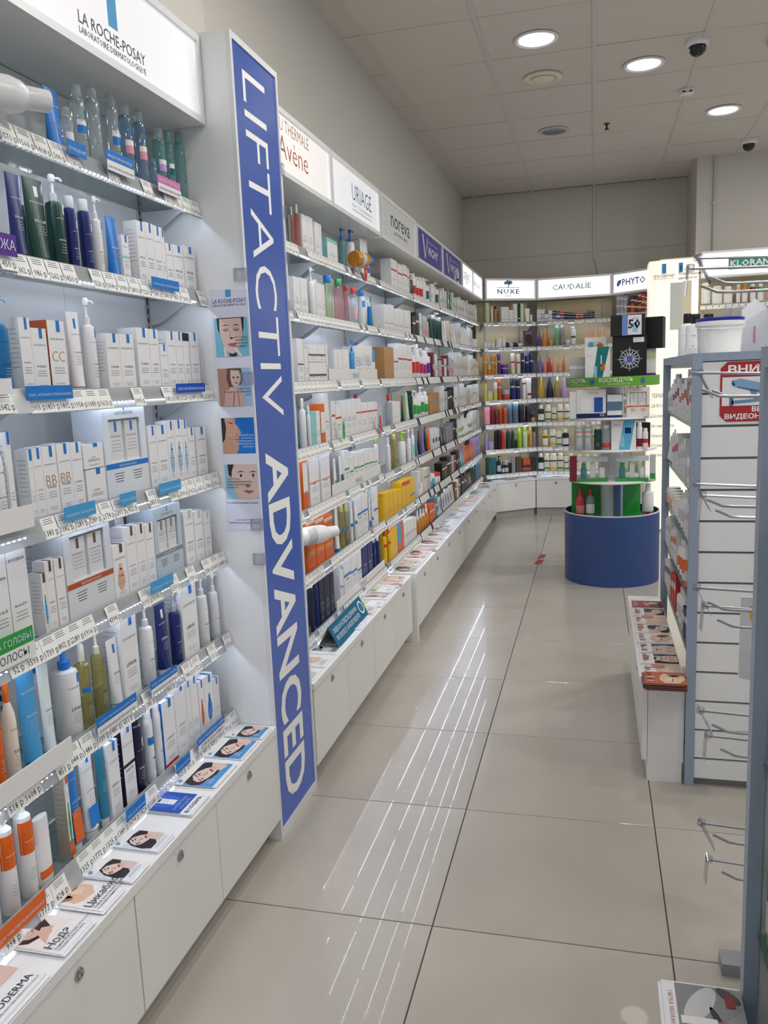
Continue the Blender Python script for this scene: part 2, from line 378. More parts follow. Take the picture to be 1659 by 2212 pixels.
def make_shelf(A, ang, L, z, label, tags=None, detail=True, dark=False, depth=.165, joined=False, group=None, heads=(), led=True, drop=.062):
    o = empty('glass_shelf', (A[0], A[1], z), ang); tag(o, label, 'shelf', group)
    G().box(0.002, L - .002, .014, depth, -.008, 0, 'c4d6d4').obj('pane', 'shelf_glass', o, angle=0)
    rc = '2f3240' if dark else 'dfe3e6'
    g = G(); y0, z0, y1, z1 = -.004, -.036, .0115, .012; t = .003
    v = [(x, y, zz) for x in (.002, L - .002) for y, zz in ((y0, z0), (y0 + t, z0), (y1 + t, z1), (y1, z1))]
    f = [(0, 4, 7, 3), (1, 2, 6, 5), (3, 7, 6, 2), (0, 1, 5, 4), (0, 3, 2, 1), (4, 5, 6, 7)]
    g.add(v, f, rc); g.obj('price_rail', 'plastic' if dark else 'rail', o, angle=0)
    g = G().box(.002, L - .002, .010, .022, -.016, -.008, 'silver'); g.obj('rail_clip', 'metal', o, angle=0)
    if led:
        g = G(); n = int(L / .0165); s = .0012
        for k in range(n):
            x = .025 + (k + .5) * (L - .065) / n; v = [(x - s, .010, -.0205), (x + s, .010, -.0205), (x + s, .015, -.0205), (x - s, .015, -.0205), (x - s * .8, .0105, -.024), (x + s * .8, .0105, -.024), (x + s * .8, .0145, -.024), (x - s * .8, .0145, -.024)]
            g.add(v, [(0, 1, 5, 4), (1, 2, 6, 5), (2, 3, 7, 6), (3, 0, 4, 7), (4, 5, 6, 7)], 'e2ecff')
        stuff(g.obj('led_strip', 'led', o, angle=0))
        G().box(.004, L - .004, .0088, .0162, -.0203, -.0165, 'white').obj('led_channel', 'plastic', o, angle=0)
    for x in (.03, L - .03) if L < .9 else (.03, L / 2, L - .03):      # curved side brackets
        n = 7; pts = [(depth, -.009), (.03, -.009)]
        for k in range(n + 1):
            a = k / n; pts.append((.03 + (depth - .03) * a, -.016 - drop * math.sin(a * math.pi / 2) ** 1.6))
        v = [(x - .0015, y, zz) for y, zz in pts] + [(x + .0015, y, zz) for y, zz in pts]; m_ = len(pts)
        f = [tuple(range(m_)), tuple(range(2 * m_ - 1, m_ - 1, -1))] + [(i, m_ + i, m_ + (i + 1) % m_, (i + 1) % m_) for i in range(m_)]
        G().add(v, f, 'lgrey').obj('bracket', 'alu', o, angle=0)
    n = 16 if tags is None else len(tags)
    if joined:
        g = G().frame((0, -.0052, -.033), (1, 0, 0), TW); nn = int(L / .052)
        for k in range(nn):
            if rng.random() < .85: g.rect((k + .08) * L / nn, (k + .92) * L / nn, 0.004, .037, 'tag')
        stuff(g.obj('price_tags', 'paper', o, angle=0))
    else:
        tl = tags if tags is not None else [rng.choice(POOL) if rng.random() < .86 else None for _ in range(n)]
        for k, t_ in enumerate(tl):
            if not t_: continue
            link('price_tag', price_mesh(t_, detail), o, ((k + .5) * L / len(tl), -.0052, -.034))
    for x0, x1, col, lines_, h in heads:
        g = G().frame((0, -.0085, .006), (1, 0, 0), TW); g.box(x0, x1, -.0085, -.0075, -.008, -.0078 + h, col)
        g.frame((0, -.0088, -.008), (1, 0, 0), (0, 0, 1))
        for q, t_ in enumerate(lines_):
            hh = h / len(lines_)
            if q == 1: g.rect(x0, x1, 0, h - hh, 'white'); g.up()
            g.text(t_, (x0 + x1) / 2, h - (q + 1) * hh + hh * .28, width=(x1 - x0) * .9, hmax=hh * .5, col='d8ecff' if q == 0 else 'ink')
        g.obj('header_tag', 'paper', o, angle=0)
    return o
def make_bay(A, ang, L, label, zt=2.1445, col='white', pcol=None, depth=.18, group=None, np_=2, uprights=None):
    o = empty('wall_shelving', (A[0], A[1], 0), ang); tag(o, label, 'shelving', group)
    for k in range(np_):
        G().box(k * L / np_ + .0008, (k + 1) * L / np_ - .0008, depth, depth + .012, .386, zt, pcol or col).obj('back_panel', 'laminate', o, angle=0)
    for x in (uprights if uprights is not None else (.03, L - .03)):
        u = G().box(x - .0085, x + .0085, depth - .006, depth + .001, .39, zt - .005, 'lgrey').obj('upright', 'alu', o, angle=0)
        g = G(); zz = .42
        while zz < zt - .03:
            g.box(x - .003, x + .003, depth - .0066, depth - .0058, zz, zz + .014, 'black'); zz += .025
        g.obj('slots', 'plastic', u, angle=0)
    return o
def lock(parent, x, y, z):
    g = G(); n = 14
    v = []; prof = [(.0125, 0), (.0125, -.003), (.0105, -.0045), (.009, -.0035), (.0085, -.0065)]
    for r, yy in prof: v += [(x + r * math.cos(2 * math.pi * k / n), y + yy, z + r * math.sin(2 * math.pi * k / n)) for k in range(n)]
    f = [(i * n + k, i * n + (k + 1) % n, (i + 1) * n + (k + 1) % n, (i + 1) * n + k) for i in range(len(prof) - 1) for k in range(n)]
    f.append(tuple((len(prof) - 1) * n + k for k in range(n)))
    g.add(v, f, 'silver'); g.box(x - .001, x + .001, y - .0068, y - .006, z - .004, z + .004, 'black')
    g.obj('lock', 'metal', parent)
def make_cabinet(A, ang, bounds, label, depth=.30, toe=.05, ztop=.362, group=None, gap=.003, kick='lgrey', cat='cabinet'):
    o = empty('base_cabinet', (A[0], A[1], 0), ang); tag(o, label, cat, group)
    b0, b1 = bounds[0], bounds[-1]
    G().box(b0 + .002, b1 - .002, .019, depth, .075, ztop, 'white').obj('carcass', 'laminate', o, angle=0)
    G().box(b0 + .003, b1 - .003, toe, depth - .005, 0, .075, kick).obj('toe_kick', 'laminate', o, angle=0)
    for i in range(len(bounds) - 1):
        x0, x1 = bounds[i] + gap / 2, bounds[i + 1] - gap / 2
        d = G().box(x0, x1, 0, .0175, .078, ztop - .003, 'f0f0ee').obj('door', 'laminate', o, angle=0)
        lock(d, (x0 + x1) / 2, 0, ztop - .032)
    return o
def make_top(A, ang, x0, x1, label, depth=.30, z=.362, name='worktop'):
    o = G().box(x0, x1, -.004, depth, z, z + .023, 'f2f2f2').obj(name, 'laminate', None, (A[0], A[1], 0), ang, 0)
    tag(o, label, 'worktop'); return o
def make_sign(A, ang, L, z0, z1, label, mat, draw, depth=.226, panel='ffffff', fr='eef0f2', border=.018, group=None, lmat='print'):
    o = empty('lightbox_sign', (A[0], A[1], 0), ang); tag(o, label, 'sign', group)
    G().box(.001, L - .001, .012, depth, z0, z1, 'f0f0ee').obj('housing', 'laminate', o, angle=0)
    g = G(); b = border
    g.box(.001, L - .001, 0, .0118, z0, z0 + b, fr); g.box(.001, L - .001, 0, .0118, z1 - b, z1, fr)
    g.box(.001, b, 0, .0118, z0 + b, z1 - b, fr); g.box(L - b, L - .001, 0, .0118, z0 + b, z1 - b, fr)
    g.obj('frame', 'alu', o, angle=0)
    p = G().box(b, L - b, .006, .0115, z0 + b, z1 - b, panel).obj('lit_panel', mat, o, angle=0)
    g = G().frame((0, .006, 0), (1, 0, 0), (0, 0, 1)); draw(g, L, z0, z1)
    if g.f: g.obj('lettering', lmat, p, angle=0)
    return o

# ---- near run: left-hand bay and the bay that ends at the blue column
RX = -1.08; PI2 = math.pi / 2
Y0, Y1 = 2.2178, 2.565                              # blue column
make_bay((RX, .60), PI2, .79, 'white slotted wall shelving bay with acne, sun and bath care bottles', group=None)
make_bay((RX, 1.395), PI2, .818, 'white slotted wall shelving bay next to the blue lettered column')
make_cabinet((-.955, .60), PI2, [0, .40, .80], 'low white cabinet with locks under the baby and shampoo brochures')
make_cabinet((-.955, 1.402), PI2, [0, .395, .81], 'low white two-door cabinet with locks ending at the blue column', toe=.05)
make_top((-.955, .60), PI2, 0, 1.615, 'white worktop over the low cabinets before the blue column')
def d_lrp(g, L, z0, z1):
    c = 1.782 - 1.395
    g.rect(c - .017, c + .02, 2.235, z1 - .018, 'sky'); g.up()
    g.text('LA ROCHE-POSAY', c, 2.199, width=.268, col='ink', res=2, size=.036)
    g.text('LABORATOIRE DERMATOLOGIQUE', c, 2.179, width=.268, size=.019, col='ink', res=1)
make_sign((-1.045, 1.395), PI2, .82, 2.146, 2.376, 'white lightbox sign with a blue bar over black laboratory lettering', 'sign_mid', d_lrp, panel='f7f7fb')
make_sign((-1.045, .60), PI2, .79, 2.146, 2.376, 'blank white lightbox sign before the sign with the blue bar', 'sign_mid', lambda *a: None, panel='f7f7fb')

# ---- the blue column
post = empty('display_column', (-.958, Y0, 0), PI2); tag(post, 'tall white column with a blue front panel lettered top to bottom', 'column')
PL = Y1 - Y0
G().box(0, PL, .012, .32, 0, 2.385, 'f2f3f3').obj('column_body', 'laminate', post, angle=0)
g = G(); b = .014
g.box(0, PL, 0, .0118, 0, .03, 'e8eaec'); g.box(0, PL, 0, .0118, 2.367, 2.385, 'e8eaec'); g.box(0, b, 0, .0118, .03, 2.367, 'e8eaec'); g.box(PL - b, PL, 0, .0118, .03, 2.367, 'e8eaec')
g.obj('edge_frame', 'laminate', post, angle=0)
pp = G().box(b, PL - b, .004, .0115, .03, 2.367, '34509a').obj('blue_panel', 'sign_blue', post, angle=0)
g = G().frame((0, .004, 0), (1, 0, 0), (0, 0, 1))
g.text('LIFTACTIV', .078, (2.31 + 1.33) / 2, size=.245, width=.98, col='ffffff', rot=1, res=3, bold=-.008)
g.text('ADVANCED', .078, (1.225 + .085) / 2, size=.245, width=1.14, col='ffffff', rot=1, res=3, bold=.022)
g.obj('lettering', 'print', pp, angle=0)
for yy, zz in ((0, 1.74), (0, 1.45), (0, 1.02), (0, .915), (PL, 2.1), (PL, 1.97), (PL, 1.83), (PL, 1.68)):      # clear clips at the panel edges
    G().box(yy - .012, yy + .012, -.004, .03, zz - .017, zz + .017, 'd8d8ea').obj('clip', 'acrylic', post, angle=0)

# ================================================================== portraits for printed matter (flat print)
def portrait(g, x0, y0, x1, y1, kind, bgc='8cc4d8', skin='e2c4b6', hair='2a2226'):
    w, h = x1 - x0, y1 - y0
    X = lambda a: x0 + a * w
    Y = lambda a: y0 + a * h
    sh = 'c59c8a'; dk = '3b2a2a'; lip = 'a8606a'
    g.rect(x0, x1, y0, y1, bgc); g.up()
    E = lambda a, b, ra, rb, c, r=0, n=14: g.ell(X(a), Y(b), ra * w, rb * h, c, n, r)
    PO = lambda pts, c: g.poly([(X(a), Y(b)) for a, b in pts], c)
    if kind == 'front':       # face with closed eyes, hair swept back, fingers at the chin
        PO([(.08, 1), (.9, 1), (.88, .72), (.8, .5), (.2, .5), (.1, .7)], hair); g.up()
        PO([(.42, 0), (.62, 0), (.66, .3), (.36, .3)], dk); g.up()
        PO([(.16, .98), (.82, .98), (.84, .66), (.78, .36), (.66, .12), (.5, .07), (.36, .12), (.22, .36), (.15, .66)], skin); g.up()
        for sx in (.34, .66):
            E(sx, .70, .10, .045, sh); g.up(); PO([(sx - .1, .69), (sx, .655), (sx + .1, .69), (sx, .675)], dk); PO([(sx - .12, .78), (sx, .83), (sx + .12, .79), (sx, .805)], dk)
        PO([(.44, .48), (.5, .5), (.57, .48), (.5, .45)], dk); PO([(.46, .66), (.48, .66), (.47, .5), (.44, .49)], sh)
        PO([(.36, .32), (.47, .35), (.51, .335), (.55, .35), (.66, .32), (.51, .255)], lip)
        for a, b_ in ((.25, .34), (.72, .62)):
            PO([(a, 0), (a + .1, 0), (b_ - .02, .26), (b_ - .1, .26)], 'e2dce0')
    elif kind == 'child':
        PO([(0, 1), (.3, 1), (.34, .6), (.3, 0), (0, 0)], 'b98c78'); g.up()
        PO([(.3, 1), (.72, 1), (.76, .7), (.7, .56), (.32, .5), (.26, .75)], '6b5240'); g.up()
        PO([(.4, .95), (.66, .93), (.7, .72), (.62, .55), (.5, .5), (.41, .58), (.38, .75)], skin); g.up()
        PO([(.14, 0), (.72, 0), (.78, .22), (.66, .5), (.42, .5), (.2, .4)], 'd8b4a6'); g.up()
        for sx in (.48, .61): E(sx, .76, .035, .022, dk)
        PO([(.49, .62), (.55, .63), (.61, .61), (.55, .59)], lip); PO([(.53, .68), (.57, .67), (.55, .66)], sh)
        PO([(.4, 0), (.44, 0), (.5, .34), (.46, .36)], 'a97f70'); PO([(.6, 0), (.63, 0), (.6, .34), (.57, .32)], 'a97f70')
    elif kind == 'profile':
        PO([(0, 1), (.44, 1), (.42, .84), (.5, .76), (.6, .58), (.55, .53), (.5, .5), (.54, .41), (.5, .36), (.53, .3), (.49, .24), (.5, .14), (.42, 0), (0, 0)], 'c89a80'); g.up()
        PO([(0, 1), (.1, 1), (.14, .72), (.08, .4), (0, .3)], dk); PO([(.17, .89), (.34, .82), (.36, .84), (.26, .88)], dk); PO([(.42, .55), (.53, .53), (.46, .5)], '6b4438')
        PO([(.4, .4), (.53, .41), (.5, .36), (.53, .29), (.42, .34)], 'a05a58')
    elif kind == 'eyes':
        PO([(.12, 1), (1, 1), (1, .1), (.9, 0), (.36, 0), (.3, .2), (.18, .55)], skin); g.up()
        PO([(.1, 1), (.3, 1), (.22, .8), (.2, .62), (.12, .7)], dk)
        for sx in (.5, .88):
            E(sx, .67, .1, .05, 'efe6e4'); g.up(); E(sx, .67, .045, .045, '4a6a86', 0, 10); g.up(); E(sx, .67, .02, .02, 'black', 0, 8)
            PO([(sx - .14, .76), (sx, .815), (sx + .13, .77), (sx, .785)], dk); PO([(sx - .12, .67), (sx, .73), (sx + .11, .68), (sx, .715)], dk)
        PO([(.62, .38), (.7, .4), (.78, .38), (.7, .33)], '8a5f58'); PO([(.54, .24), (.66, .255), (.72, .245), (.88, .24), (.72, .15)], lip)
    elif kind in ('tilt', 'tiltblue'):    # woman's face lying tilted, dark hair
        if kind == 'tiltblue': PO([(.1, 1), (.9, 1), (1, .8), (1, .45), (.82, .3), (.55, .22), (.3, .3), (.05, .45), (0, .7)], hair)
        else: PO([(.02, .3), (.1, .7), (.3, 1), (.75, 1), (1, .92), (1, .62), (.8, .3), (.45, 0), (.1, 0)], hair)
        g.up()
        PO([(.72, .55), (1, .72), (1, .3), (.92, .12), (.7, .2)] if kind == 'tiltblue' else [(.7, .5), (1, .62), (1, .05), (.6, 0), (.6, .3)], 'dcc0b4'); g.up()
        PO([(.14, .6), (.2, .78), (.36, .93), (.56, .9), (.72, .74), (.82, .54), (.8, .4), (.68, .33), (.5, .34), (.32, .4), (.18, .48)], 'e4c9bd'); g.up()
        PO([(.66, .36), (.8, .4), (.82, .54), (.74, .7), (.7, .56)], 'd8b5a8'); g.up()
        for a, b_ in ((.30, .53), (.46, .76)):
            E(a, b_, .06, .026, 'f2e8e6', .95, 10); g.up(); E(a + .01, b_, .024, .024, '3a3034', 0, 8); E(a - .02, b_ + .01, .062, .012, dk, .95, 8)
        for a, b_ in ((.22, .57), (.37, .82)): E(a, b_, .085, .014, '4a3a36', 1.0, 10)
        E(.47, .60, .10, .012, 'd0a998', -.35, 8); E(.53, .555, .03, .022, 'b98a7c', .6, 8)
        E(.645, .50, .075, .034, 'b8485a', .98, 12); g.up(); E(.645, .50, .07, .006, '7c2c3a', .98, 8)
    elif kind == 'long':      # woman with long dark hair
        PO([(0, .55), (.3, .95), (.7, 1), (1, .95), (1, .6), (.7, .2), (.55, .1), (.35, .2), (.1, .3)], '3b221e'); g.up()
        PO([(.2, .0), (.75, .18), (.62, .36), (.4, .3)], 'd9b4a4'); g.up()
        PO([(.16, .5), (.3, .78), (.48, .74), (.56, .5), (.5, .3), (.36, .28), (.22, .36)], 'dcb9aa'); g.up()
        for a, b_ in ((.3, .56), (.42, .66)): E(a, b_, .045, .02, dk, .8)
        E(.48, .46, .05, .02, lip, .8); E(.41, .52, .02, .05, sh, -.5)
    elif kind == 'back':      # pale skin, arms folded
        PO([(.1, .2), (.3, .95), (.62, .98), (.95, .75), (1, .2), (.7, .0), (.3, .05)], 'e4bda4'); g.up()
        E(.2, .62, .17, .3, 'a07662', .3); E(.36, .6, .12, .22, 'e0b49c'); g.up(); PO([(.45, .5), (.8, .55), (.85, .3), (.5, .22)], 'eccab4'); PO([(.5, .55), (.8, .5), (.78, .47), (.5, .52)], 'c4967e')
    elif kind == 'skin':
        PO([(0, 0), (1, 0), (1, 1), (0, 1)], 'e0c0b2'); g.up(); E(.1, .1, .25, .3, 'c98a78'); E(.5, .45, .3, .2, 'e8cdc2', .4)
    elif kind == 'grey':      # black-and-white picture of a crouching figure
        PO([(0, .9), (.3, 1), (.6, .55), (1, .35), (1, 0), (0, 0)], '8d8d90'); g.up(); E(.3, .35, .32, .18, 'cfcfd2', -.5); E(.7, .62, .2, .14, 'c4c4c8', .2); E(.55, .6, .25, .06, '303034', .3); E(.12, .8, .16, .1, '4a4a4e', .8); E(.86, .5, .07, .1, 'b4b4b8'); g.up(); E(.9, .55, .07, .04, '2c2c30', .4)
    g.up()

# poster strip on the column's side
ps = empty('portrait_poster', (-1.072, Y0 - .0014, 0), 0); tag(ps, 'narrow white poster strip of four portrait photos on the column side', 'poster')
g = G(); g.add([(0, 0, 1.705), (.118, 0, 1.699), (.117, 0, 1.003), (.004, 0, 1.0), (0, .001, 1.705), (.118, .001, 1.699), (.117, .001, 1.003), (.004, .001, 1.0)], [(0, 3, 2, 1), (4, 5, 6, 7), (0, 1, 5, 4), (1, 2, 6, 5), (2, 3, 7, 6), (3, 0, 4, 7)], 'e3e4f2')
g.obj('sheet', 'paper', ps, angle=0)
g = G().frame((0, -.0002, 0), (1, 0, 0), (0, 0, 1))
g.rect(.05, .067, 1.681, 1.701, 'sky'); g.text('LA ROCHE-POSAY', .06, 1.6645, size=.0165, width=.104, col='navy', res=2); g.text('LABORATOIRE DERMATOLOGIQUE', .06, 1.6555, size=.009, width=.104, col='navy')
g.obj('heading', 'print', ps, angle=0)
for kind, z0, z1, bgc, txt, tc, al in (('front', 1.513, 1.623, '7cc3d6', ['La Roche-Posay.', 'Более 25 000', 'дерматологов', 'рекомендуют.'], 'ink', 'r'),
        ('child', 1.371, 1.48, 'a9c8e6', ['La Roche-Posay.', 'Эксперт по чувствительной', 'коже.'], 'navy', 'r'),
        ('profile', 1.232, 1.337, '1874cc', ['На основе термальной воды', 'La Roche-Posay', 'с успокаивающими и', 'антиоксидантными', 'свойствами.'], 'dbeaff', 'r'),
        ('eyes', 1.097, 1.2, '9ccbe2', ['La Roche-Posay.', 'Передовая дерматология.', 'Клинически доказанные', 'результаты.'], 'navy', 'l')):
    g = G().frame((0, -.0003, 0), (1, 0, 0), (0, 0, 1)); portrait(g, .009, z0, .112, z1, kind, bgc)
    for i, t_ in enumerate(txt):
        g.text(t_, .109 if al == 'r' else .016, z0 + (.052 if al == 'r' else .058) - i * .0085 - (.005 if kind == 'child' else 0), size=.0075, col=tc, align=al, sx=.82)
    g.obj('photo', 'print', ps, angle=0)
g = G().frame((0, -.0003, 0), (1, 0, 0), (0, 0, 1)); g.text('Все средства произведены во Франции.', .061, 1.083, size=.0072, width=.1, col='navy')
g.text('LA ROCHE-POSAY.', .062, 1.031, size=.0068, col='ink'); g.text('ПРИВЕРЖЕННОСТЬ ДЕРМАТОЛОГИИ.', .062, 1.022, size=.0068, width=.1, col='ink'); g.obj('footer', 'print', ps, angle=0)

# ================================================================== PRODUCT BUILDERS   local frame: x along shelf, y inwards, z up, front at y = 0
def hword(w, h): return 'tall' if h > 2.4 * w else ('low' if h < 1.15 * w else '')
def join_words(*a): return ' '.join(x for x in a if x)
class Prod: pass
def carton(w, h, d=.05, body='white', tab=None, name='', title='', bands=(), side=None, blob=None, lines_=True, big=None, fine=True, tabx=.62, tcol='ink', name_y=.74):
    """returns (root mesh collector, [(part name, collector, material)], look words, category)"""
    x0, x1 = -w / 2, w / 2
    s = side or body
    g = G().box(x0, x1, 0, d, 0, h, cols=[body, body, body, s, s, s])
    p = G().frame((0, 0, 0), (1, 0, 0), (0, 0, 1))
    for c, a, b_ in bands: p.rect(x0, x1, a * h, b_ * h, c)
    p.up()
    if blob: p.ell(x0 + .5 * w, .38 * h, .24 * w, .2 * h, blob); p.rect(x0 + .4 * w, x0 + .6 * w, .55 * h, .66 * h, blob); p.up()
    if tab:
        tx = x0 + tabx * w; tw = max(.007, w * .2) / 2; th = min(.15 * h, .024)
        p.rect(tx - tw, tx + tw, h - th, h, tab)
        p.add([(tx - tw, 0, h + .0004), (tx + tw, 0, h + .0004), (tx + tw, d * .6, h + .0004), (tx - tw, d * .6, h + .0004)], [(0, 1, 2, 3)], tab)
    if name: p.text(name, 0, name_y * h, width=w * .8, hmax=.05 * h, col=tcol)
    if big: p.text(big, 0, .45 * h, width=w * .72, hmax=.3 * h, col=PAL['kraft'] if 'C' in big or 'B' in big else 'blue', res=2, bold=-.02)
    if title: p.text(title, 0, .42 * h, width=w * .62, hmax=.045 * h, col=tcol)
    if lines_: p.lines(x0 + w * .14, x1 - w * .14, .37 * h, 3, .035 * h, max(.0008, .008 * h), 'a3a6ad'); p.lines(x0 + w * .2, x1 - w * .2, .16 * h, 2, .03 * h, max(.0007, .007 * h), 'b4b7bd', .5, 3)
    parts = [('front_print', p, 'print')] if p.f else []
    if fine:
        q = G().frame((x0, d, 0), (0, -1, 0), (0, 0, 1)); q.lines(d * .15, d * .85, .86 * h, 9, .06 * h, .012 * h, 'bfc2c8', .3, 7)
        parts.append(('side_print', q, 'print'))
    look = join_words(hword(w, h), word(body), 'carton')
    if tab: look += ' with %s tab' % word(tab)
    elif bands: look += ' with %s band' % word(bands[0][0])
    elif blob: look += ' with %s bottle picture' % word(blob)
    return g, 'carton', parts, look, 'carton'
def gift_box(w, h, d=.07, body='dfe6ee', band='blue', inner='blue', look='grey'):
    x0, x1 = -w / 2, w / 2
    a0, a1, b0, b1 = x0 + .13 * w, x1 - .13 * w, .40 * h, .84 * h
    g = G().box(x0, x1, .014, d, 0, h, body)
    parts = []
    f = G(); f.box(x0, a0, 0, .0138, 0, h, body); f.box(a1, x1, 0, .0138, 0, h, body); f.box(a0, a1, 0, .0138, 0, b0, body); f.box(a0, a1, 0, .0138, b1, h, body)
    parts.append(('window_frame', f, 'carton'))
    for k in (0, 1):
        c0 = a0 + (a1 - a0) * (.04 + .5 * k); c1 = a0 + (a1 - a0) * (.44 + .5 * k)
        i = G().box(c0, c1, .004, .0138, b0, b1 - .006, 'white'); i.frame((0, .004, 0), (1, 0, 0), (0, 0, 1)); m = (c0 + c1) / 2
        i.rect(m - .005, m + .005, b1 - .03, b1 - .007, inner); i.text('LA ROCHE-POSAY', m, b1 - .043, width=(c1 - c0) * .8, col='ink'); i.lines(c0 + .005, c1 - .005, b0 + .05, 4, .008, .0012, 'a3a6ad')
        parts.append(('inner_carton', i, 'carton'))
    parts.append(('window_film', G().add([(a0, .0012, b0), (a1, .0012, b0), (a1, .0012, b1), (a0, .0012, b1)], [(0, 1, 2, 3)], 'white'), 'film'))
    p = G().frame((0, 0, 0), (1, 0, 0), (0, 0, 1)); p.rect(x0, x1, .33 * h, .385 * h, band); p.rect(-.004, .004, h * .93, h, inner); p.up()
    p.text('LA ROCHE-POSAY', 0, .885 * h, width=w * .42, col='ink'); p.text('ИДЕАЛЬНЫЙ ПОДАРОК', 0, .345 * h, width=w * .6, hmax=.02 * h, col='white')
    for xx in (-.22, .22): p.lines((xx - .16) * w, (xx + .16) * w, .28 * h, 4, .028 * h, .006 * h, 'ink', .5, 5)
    parts.append(('front_print', p, 'print'))
    return g, 'gift_box', parts, '%s gift box with clear window and %s band' % (look, word(band)), 'gift box'
PROF = {
    'cyl':   ([(.92, 0), (1, .02), (1, .70), (.93, .755), (.5, .79), (.42, .80)], [(.46, .80), (.48, .81), (.48, .97), (.42, 1)]),
    'wide':  ([(.94, 0), (1, .02), (1, .78), (.92, .83), (.74, .845)], [(.72, .845), (.74, .85), (.74, .985), (.68, 1)]),
    'round': ([(.8, 0), (1, .05), (1, .58), (.9, .68), (.5, .78), (.4, .80)], [(.42, .80), (.42, .98), (.36, 1)]),
    'can':   ([(.95, 0), (1, .015), (1, .78), (.92, .82), (.78, .84)], [(.84, .82), (.84, .95), (.7, .99), (.5, 1)]),
    'bullet': ([(.9, 0), (1, .03), (1, .42), (.97, .62), (.9, .78), (.8, .86)], [(.8, .86), (.66, .93), (.42, .98), (.15, 1)]),
    'cone':  ([(.95, 0), (1, .03), (.98, .35), (.8, .55), (.5, .73), (.34, .80)], [(.36, .80), (.32, .95), (.26, 1)]),
    'slim':  ([(.95, 0), (1, .01), (1, .62)], [(1, .625), (1, .985), (.95, 1)]),
    'jar':   ([(.9, 0), (1, .06), (1, .62), (.96, .66)], [(1.0, .66), (1.0, .95), (.95, 1)]),
    'dropper': ([(.95, 0), (1, .03), (1, .5), (.85, .56), (.45, .60)], [(.5, .60), (.5, .75), (.3, .78), (.3, .95), (.15, 1)]),
}
def bottle(w, h, kind='cyl', body='white', cap='white', label=None, lab2=None, name='', title='', see=False, flat=1.0, seg=16, band=None, pump=False, spray=False, tcol=None, tab=None, look=None, hl=(.18, .5)):
    r = w / 2; sy = flat; cy = r * sy
    bp_, cp_ = PROF[kind]
    if pump: bp_ = [(.92, 0), (1, .02), (1, .66), (.9, .70), (.45, .72)]; cp_ = None
    g = G().lathe([(a * r, b_ * h) for a, b_ in bp_], seg, body, 0, cy, sy)
    parts = []
    if pump:
        c = G().lathe([(.44 * r, .72 * h), (.46 * r, .73 * h), (.46 * r, .80 * h), (.24 * r, .81 * h), (.2 * r, .82 * h), (.2 * r, .93 * h)], 12, cap, 0, cy, sy)
        c.lathe([(.36 * r, .92 * h), (.4 * r, .93 * h), (.4 * r, .985 * h), (.3 * r, h)], 12, cap, 0, cy, sy)
        c.tube([(0, cy, .965 * h), (r * .75, cy - r * .5, .965 * h), (r * .95, cy - r * .62, .94 * h)], r * .16, 6, cap)
        parts.append(('pump', c, 'plastic'))
    elif spray:
        c = G().lathe([(.42 * r, .80 * h), (.42 * r, .86 * h), (.25 * r, .88 * h), (.25 * r, .92 * h)], 12, cap, 0, cy, sy)
        c.box(-r * .9, r * .5, cy - r * .22, cy + r * .22, .92 * h, h, cap); c.box(-r * .55, -r * .42, cy - r * .1, cy + r * .1, .82 * h, .92 * h, cap)
        parts.append(('sprayer', c, 'plastic'))
    else:
        parts.append(('cap', G().lathe([(a * r, b_ * h) for a, b_ in cp_], 14, cap, 0, cy, sy), 'clear' if cap in ('clear', 'cteal', 'cblue') else 'plastic'))
    p = G().on_cyl(0, cy, r * 1.002, sy); q = r * 1.15
    if band: p.rect(-r * 1.4, r * 1.4, band[1] * h, band[2] * h, band[0]); p.up()
    if label: p.rect(-q, q, hl[0] * h, hl[1] * h, label); p.up()
    if lab2: p.rect(-q, q, hl[1] * h, (hl[1] + .07) * h, lab2); p.up()
    tc = tcol or ('white' if body in ('blue', 'navy', 'dnavy', 'teal', 'dgreen', 'black', 'purple', 'sky', 'green', 'steel') else 'ink')
    if tab: p.rect(r * .1, r * .55, .58 * h, .68 * h, tab)
    if name: p.text(name, 0, .53 * h, width=r * 1.5, hmax=.03 * h, col=tc)
    if title: p.text(title, 0, .30 * h, width=r * 1.35, hmax=.035 * h, col=tc)
    if name or title: p.lines(-r * .6, r * .6, .27 * h, 4, .03 * h, .006 * h, 'b0b4bc')
    if p.f: parts.append(('label', p, 'print'))
    if not look:
        kindw = {'can': 'aerosol can', 'jar': 'jar', 'dropper': 'dropper bottle', 'slim': 'cylinder bottle', 'cone': 'tapered bottle', 'bullet': 'rounded bottle'}.get(kind, 'bottle')
        look = join_words(word(body) + (' see-through' if see and body != 'clear' else ''), 'pump ' + kindw if pump else ('spray ' + kindw if spray else kindw))
        if not pump and cap != body: look += ' with %s cap' % word(cap)
        elif pump and cap != body: look += ' with %s pump' % word(cap)
        elif label: look += ' with %s label' % word(label)
    return g, 'pump_bottle' if pump else ('jar' if kind == 'jar' else ('hair_care_bottle' if kind in ('slim', 'cone', 'bullet') else 'bottle')), parts, look, 'jar' if kind == 'jar' else ('can' if kind == 'can' else 'bottle'), ('clear' if see else 'plastic')
